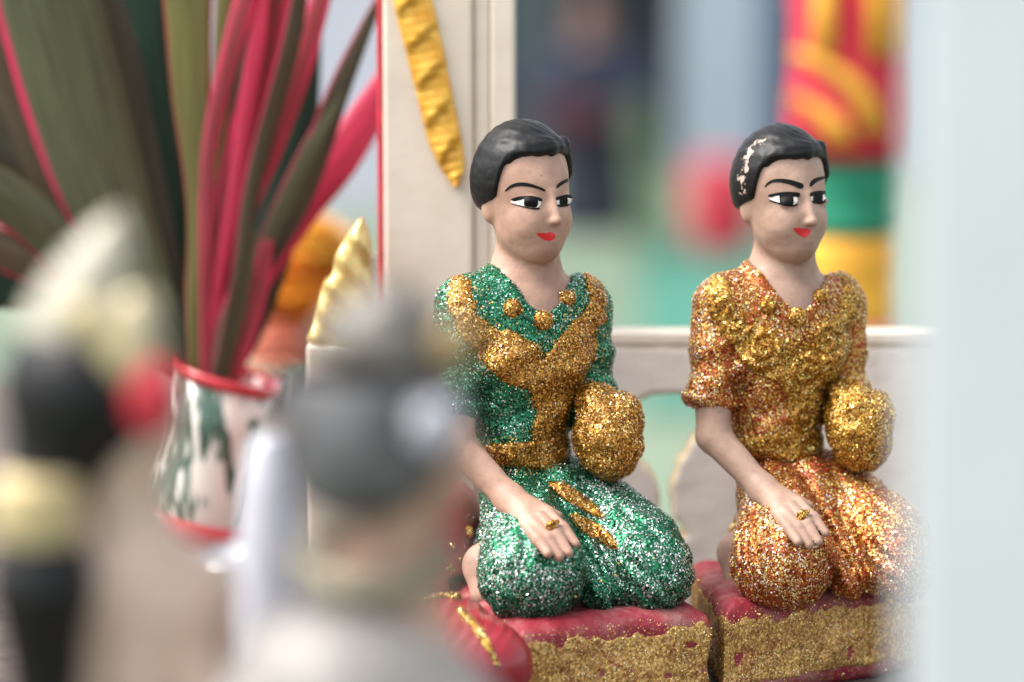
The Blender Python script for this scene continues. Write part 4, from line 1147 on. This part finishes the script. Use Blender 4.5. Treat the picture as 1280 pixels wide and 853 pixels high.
def wrapped_post():
    y = CAM[1] + 1480
    c = P(1062, 200, y)
    rt = empty('wrapped_post', (c[0], y, GROUND), 0, 'post wrapped in red, yellow and green festive cloth beyond the railing', 'post')
    s = 1480*KPX
    zt = lambda py: P(1062, py, y)[2] - GROUND
    R = 80*s
    red = plain('red_cloth', (.62, .025, .05), None, 20, .7); yel = plain('yellow_cloth', (.82, .42, .04), (.72, .33, .03), 20, .7)
    grn = plain('green_cloth', (.012, .26, .15), None, 20, .7); pnk = plain('pink_cloth', (.72, .22, .22), None, 20, .7)
    def ring(name, ya, yb, r0, r1, mat, par=rt):
        h = [zt(yb) + (zt(ya) - zt(yb))*t for t in np.linspace(0, 1, 7)]
        prof = [(r0 + (r1 - r0)*i/6 + 1.2*math.sin(i*1.9), z) for i, z in enumerate(h)]
        return link(name, py_mesh(name, *lathe_vf(prof, 48, wob=.02)), mat, par)
    rc = ring('red_wrap', -140, 196, R, R*.93, red)
    ring('green_wrap', 197, 290, R*.80, R*.86, grn)
    ring('yellow_wrap', 291, 402, R*.78, R*.80, yel)
    ring('pink_hem', 403, 440, R*.82, R*.84, pnk)
    V, F = box_vf((-R*.5, -R*.5, 0), (R*.5, R*.5, zt(441))); bevel(link('shaft', py_mesh('shaft', V, F), M['cream'], rt, smooth=False), 4)
    # yellow ribbons sewn on the red cloth, real raised strips round the post
    def strip(pts, wpx):
        V = []; 
        for a, b in pts:
            x = (a - 1062)*s
            for dx in (-1, 1):
                xx = max(-R*1.0, min(R*1.0, x + dx*wpx*s/2)); z = zt(b)
                V.append((xx, -math.sqrt(max((R*1.04)**2 - xx*xx, 0)) - 1.0, z))
        F = [(2*i, 2*i+1, 2*i+3, 2*i+2) for i in range(len(pts)-1)]
        o = link('yellow_ribbon', py_mesh('yellow_ribbon', V, F), yel, rc); m = o.modifiers.new('t', 'SOLIDIFY'); m.thickness = .002
    for x in (1020, 1082, 1112): strip([(x, -130), (x, -60), (x, 0), (x, 66)], 24)
    strip([(990, 62), (1010, 72), (1032, 84), (1052, 100), (1070, 124), (1082, 160)], 34)
    strip([(984, 118), (1000, 124), (1018, 136), (1034, 152), (1044, 176)], 30)
wrapped_post()

def far_things():
    # person standing on the lawn
    g = G(742, 290); D = g[1]
    k = (D - CAM[1]) * KPX
    rt = empty('person', (g[0], D, GROUND), 0, 'person in dark navy clothes holding a maroon bag on the lawn', 'person')
    q = lambda a, b, d=0: P(a, b, D + d) - np.array([g[0], D, GROUND])
    H = q(738, -14)[2]
    u = 62*k
    def bod(p):
        d = ellipsoid(p, q(738, 16), (24*k, 26*k, 34*k))
        d = smin(d, cone(p, q(738, 40), q(738, 66), 12*k, 15*k), 10*k)
        d = smin(d, ellipsoid(p, q(740, 114), (70*k, 34*k, 62*k)), 14*k)
        for s_ in (-1, 1):
            d = smin(d, cone(p, q(740 + 54*s_, 80), q(740 + 72*s_, 128, -20*k), 18*k, 15*k), 10*k)
            d = smin(d, cone(p, q(740 + 72*s_, 128, -20*k), q(736 + 16*s_, 146, -70*k), 14*k, 9*k), 6*k)
            d = smin(d, cone(p, q(740 + 22*s_, 160), q(740 + 26*s_, 225, -6*k), 26*k, 17*k), 12*k)
            d = smin(d, cone(p, q(740 + 26*s_, 225, -6*k), q(740 + 28*s_, 282), 16*k, 10*k), 8*k)
            d = smin(d, ellipsoid(p, q(740 + 28*s_, 287, -14*k), (11*k, 24*k, 8*k)), 6*k)
        return d
    lo = np.array([-120*k, -110*k, -5*k]); hi = np.array([120*k, 70*k, H + 60*k])
    sk = plain('person_skin', (.30, .16, .13), None, 3, .6)
    sdf_obj('body', bod, lo, hi, 4*k, sk, rt)
    navy = plain('navy_cloth', (.007, .015, .040), (.005, .010, .027), 6, .8)
    sh_ = lambda p: np.maximum(np.maximum(bod(p) - 4*k, p[2] - q(738, 56)[2]), q(738, 178)[2] - p[2])
    sdf_obj('shirt', lambda p: smax(sh_(p), -ellipsoid(p, q(738, 146, -78*k), (30*k, 26*k, 16*k)), 3*k), lo, hi, 4*k, navy, rt)
    sdf_obj('long_skirt', lambda p: np.maximum(np.maximum(smin(bod(p) - 3.4*k, cone(p, q(740, 180), q(740, 280), 46*k, 62*k), 8*k), p[2] - q(738, 180)[2]), q(738, 284)[2] - p[2]), lo, hi, 4*k, plain('dark_trousers', (.008, .013, .030), None, 6, .8), rt)
    sdf_obj('hair', lambda p: np.maximum(ellipsoid(p, q(738, 10, 4*k), (27*k, 28*k, 34*k)), -ellipsoid(p, q(738, 30, -28*k), (18*k, 26*k, 24*k))), lo, hi, 3*k, M['hair'], rt)
    b = empty('handbag', (g[0] - 30*k, D - 90*k, q(738, 160)[2] + GROUND), 0, 'maroon bag held in front of the person in navy', 'bag')
    sdf_obj('pouch', lambda p: rbox(p, (0, 0, 18*k), (34*k, 14*k, 24*k), 10*k), (-60*k, -30*k, -25*k), (60*k, 30*k, 60*k), 4*k, plain('maroon_leather', (.07, .010, .022), None, 6, .5), b)
    V, F = tube_vf([(-24*k, 0, 46*k), (-18*k, 0, 70*k), (0, 0, 80*k), (18*k, 0, 70*k), (24*k, 0, 46*k)], 3*k, 6); link('handle', py_mesh('handle', V, F), navy, b)
    # dark building front far behind, with pale pillars
    D2 = D + 5000
    k2 = (D2 - CAM[1])*KPX
    X = lambda a: P(a, 100, D2)[0]
    rt = empty('pavilion', (X(760), D2, GROUND), 0, 'grey pavilion front with dark openings and pale blue grey pillars', 'building')
    O = np.array([X(760), D2, GROUND]); zt = P(640, -500, D2)[2] - GROUND
    def slab(name, a, b, za, zb, ya, yb, mat):
        V, F = box_vf((X(a) - O[0], ya, za), (X(b) - O[0], yb, zb)); return link(name, py_mesh(name, V, F), mat, rt, smooth=False)
    dk = plain('dark_teal_wall', (.045, .06, .072), (.03, .042, .052), .3, .8)
    slab('back_wall', 560, 1400, 0, zt, 1200, 1500, dk)
    slab('fascia', 560, 1400, zt + 1, zt + 600, -200, 1500, plain('fascia_paint', (.4, .42, .45), None, .3, .8))
    pb = plain('pale_blue_grey_paint', (.42, .48, .56), (.36, .42, .50), .3, .8)
    slab('pillar', 850, 985, 0, zt, 0, 600, pb)
    slab('pillar', 1150, 1260, 0, zt, 0, 600, pb)
    slab('pillar', 640, 690, 0, zt, 0, 500, plain('grey_teal_paint', (.10, .13, .14), None, .3, .8))
    slab('door', 700, 800, 0, zt*.5, 1150, 1199, plain('dark_door', (.03, .035, .05), None, .3, .6))
    slab('blue_panel', 955, 985, 0, zt, -40, -1, plain('deep_blue_panel', (.05, .09, .20), None, .3, .7))
    # white wall far left
    D3 = D + 1500
    a = P(-700, 100, D3); b_ = P(545, 100, D3)
    V, F = box_vf((a[0], D3, GROUND), (b_[0], D3 + 300, P(300, -420, D3)[2]))
    o = link('garden_wall', py_mesh('garden_wall', V, F), plain('lilac_white_wall', (.55, .55, .63), (.50, .50, .59), .4, .8), smooth=False)
    tag(o, 'bright white garden wall beyond the lawn behind the cordyline', 'wall')
    # red round bin
    g2 = G(903, 318); k4 = (g2[1] - CAM[1])*KPX
    rt = empty('red_drum', (g2[0], g2[1], GROUND), 0, 'round red drum standing on the lawn beside the teal mat', 'drum')
    redp = plain('red_plastic', (.62, .03, .06), None, 3, .5)
    hh = 112*k4; R = 44*k4
    link('barrel', py_mesh('barrel', *lathe_vf([(R*.86, 0), (R*.95, hh*.1), (R, hh*.3), (R*1.02, hh*.5), (R, hh*.8), (R*.93, hh*.97)], 40)), redp, rt)
    link('lid', py_mesh('lid', *lathe_vf([(R*1.0, hh*.97), (R*1.02, hh*1.01), (R*.7, hh*1.05), (R*.1, hh*1.06)], 40)), redp, rt)
    # teal mat on the lawn
    cs = [G(800, 296), G(1010, 296), G(1060, 520), G(800, 520)]
    V = [(c[0], c[1], GROUND + 4) for c in cs] + [(c[0], c[1], GROUND + 30) for c in cs]
    F = [(3, 2, 1, 0), (4, 5, 6, 7)] + [(i, (i+1) % 4, 4 + (i+1) % 4, 4 + i) for i in range(4)]
    o = link('ground_mat', py_mesh('ground_mat', V, F), plain('teal_mat', (.035, .175, .125), (.03, .15, .105), .5, .7), smooth=False)
    tag(o, 'teal green mat spread over the pale lawn', 'mat')
far_things()
def shrub():
    g = G(806, 330); D = g[1]; k = (D - CAM[1])*KPX
    rt = empty('shrub', (g[0], D, GROUND), 0, 'slender pale green shrub growing on the lawn beside the person', 'shrub')
    r = np.random.default_rng(5); n = 900
    h = r.random(n)**.8; t = r.random(n)*2*math.pi; rad = (26*k*(1 - .75*h) + 6*k)*np.sqrt(r.random(n))
    c = np.stack([rad*np.cos(t) + 8*k*np.sin(h*5), rad*np.sin(t), 14*k + h*190*k], 1)
    a = r.normal(size=(n, 3)); a /= np.linalg.norm(a, axis=1)[:, None]; b = np.cross(a, r.normal(size=(n, 3))); b /= np.linalg.norm(b, axis=1)[:, None]
    V = np.stack([c - a*7*k, c + b*2.6*k, c + a*7*k, c - b*2.6*k], 1).reshape(-1, 3)
    link('foliage', fast_mesh('foliage', V, np.arange(n*4).reshape(n, 4)), plain('pale_green_leaves', (.24, .32, .20), (.15, .22, .13), 2, .7), rt, smooth=False)
    V, F = tube_vf([(0, 0, 0), (4*k, 0, 60*k), (8*k, 0, 190*k)], [4*k, 3*k, 1*k], 6); link('stem', py_mesh('stem', V, F), plain('shrub_stem', (.12, .09, .05)), rt)
shrub()
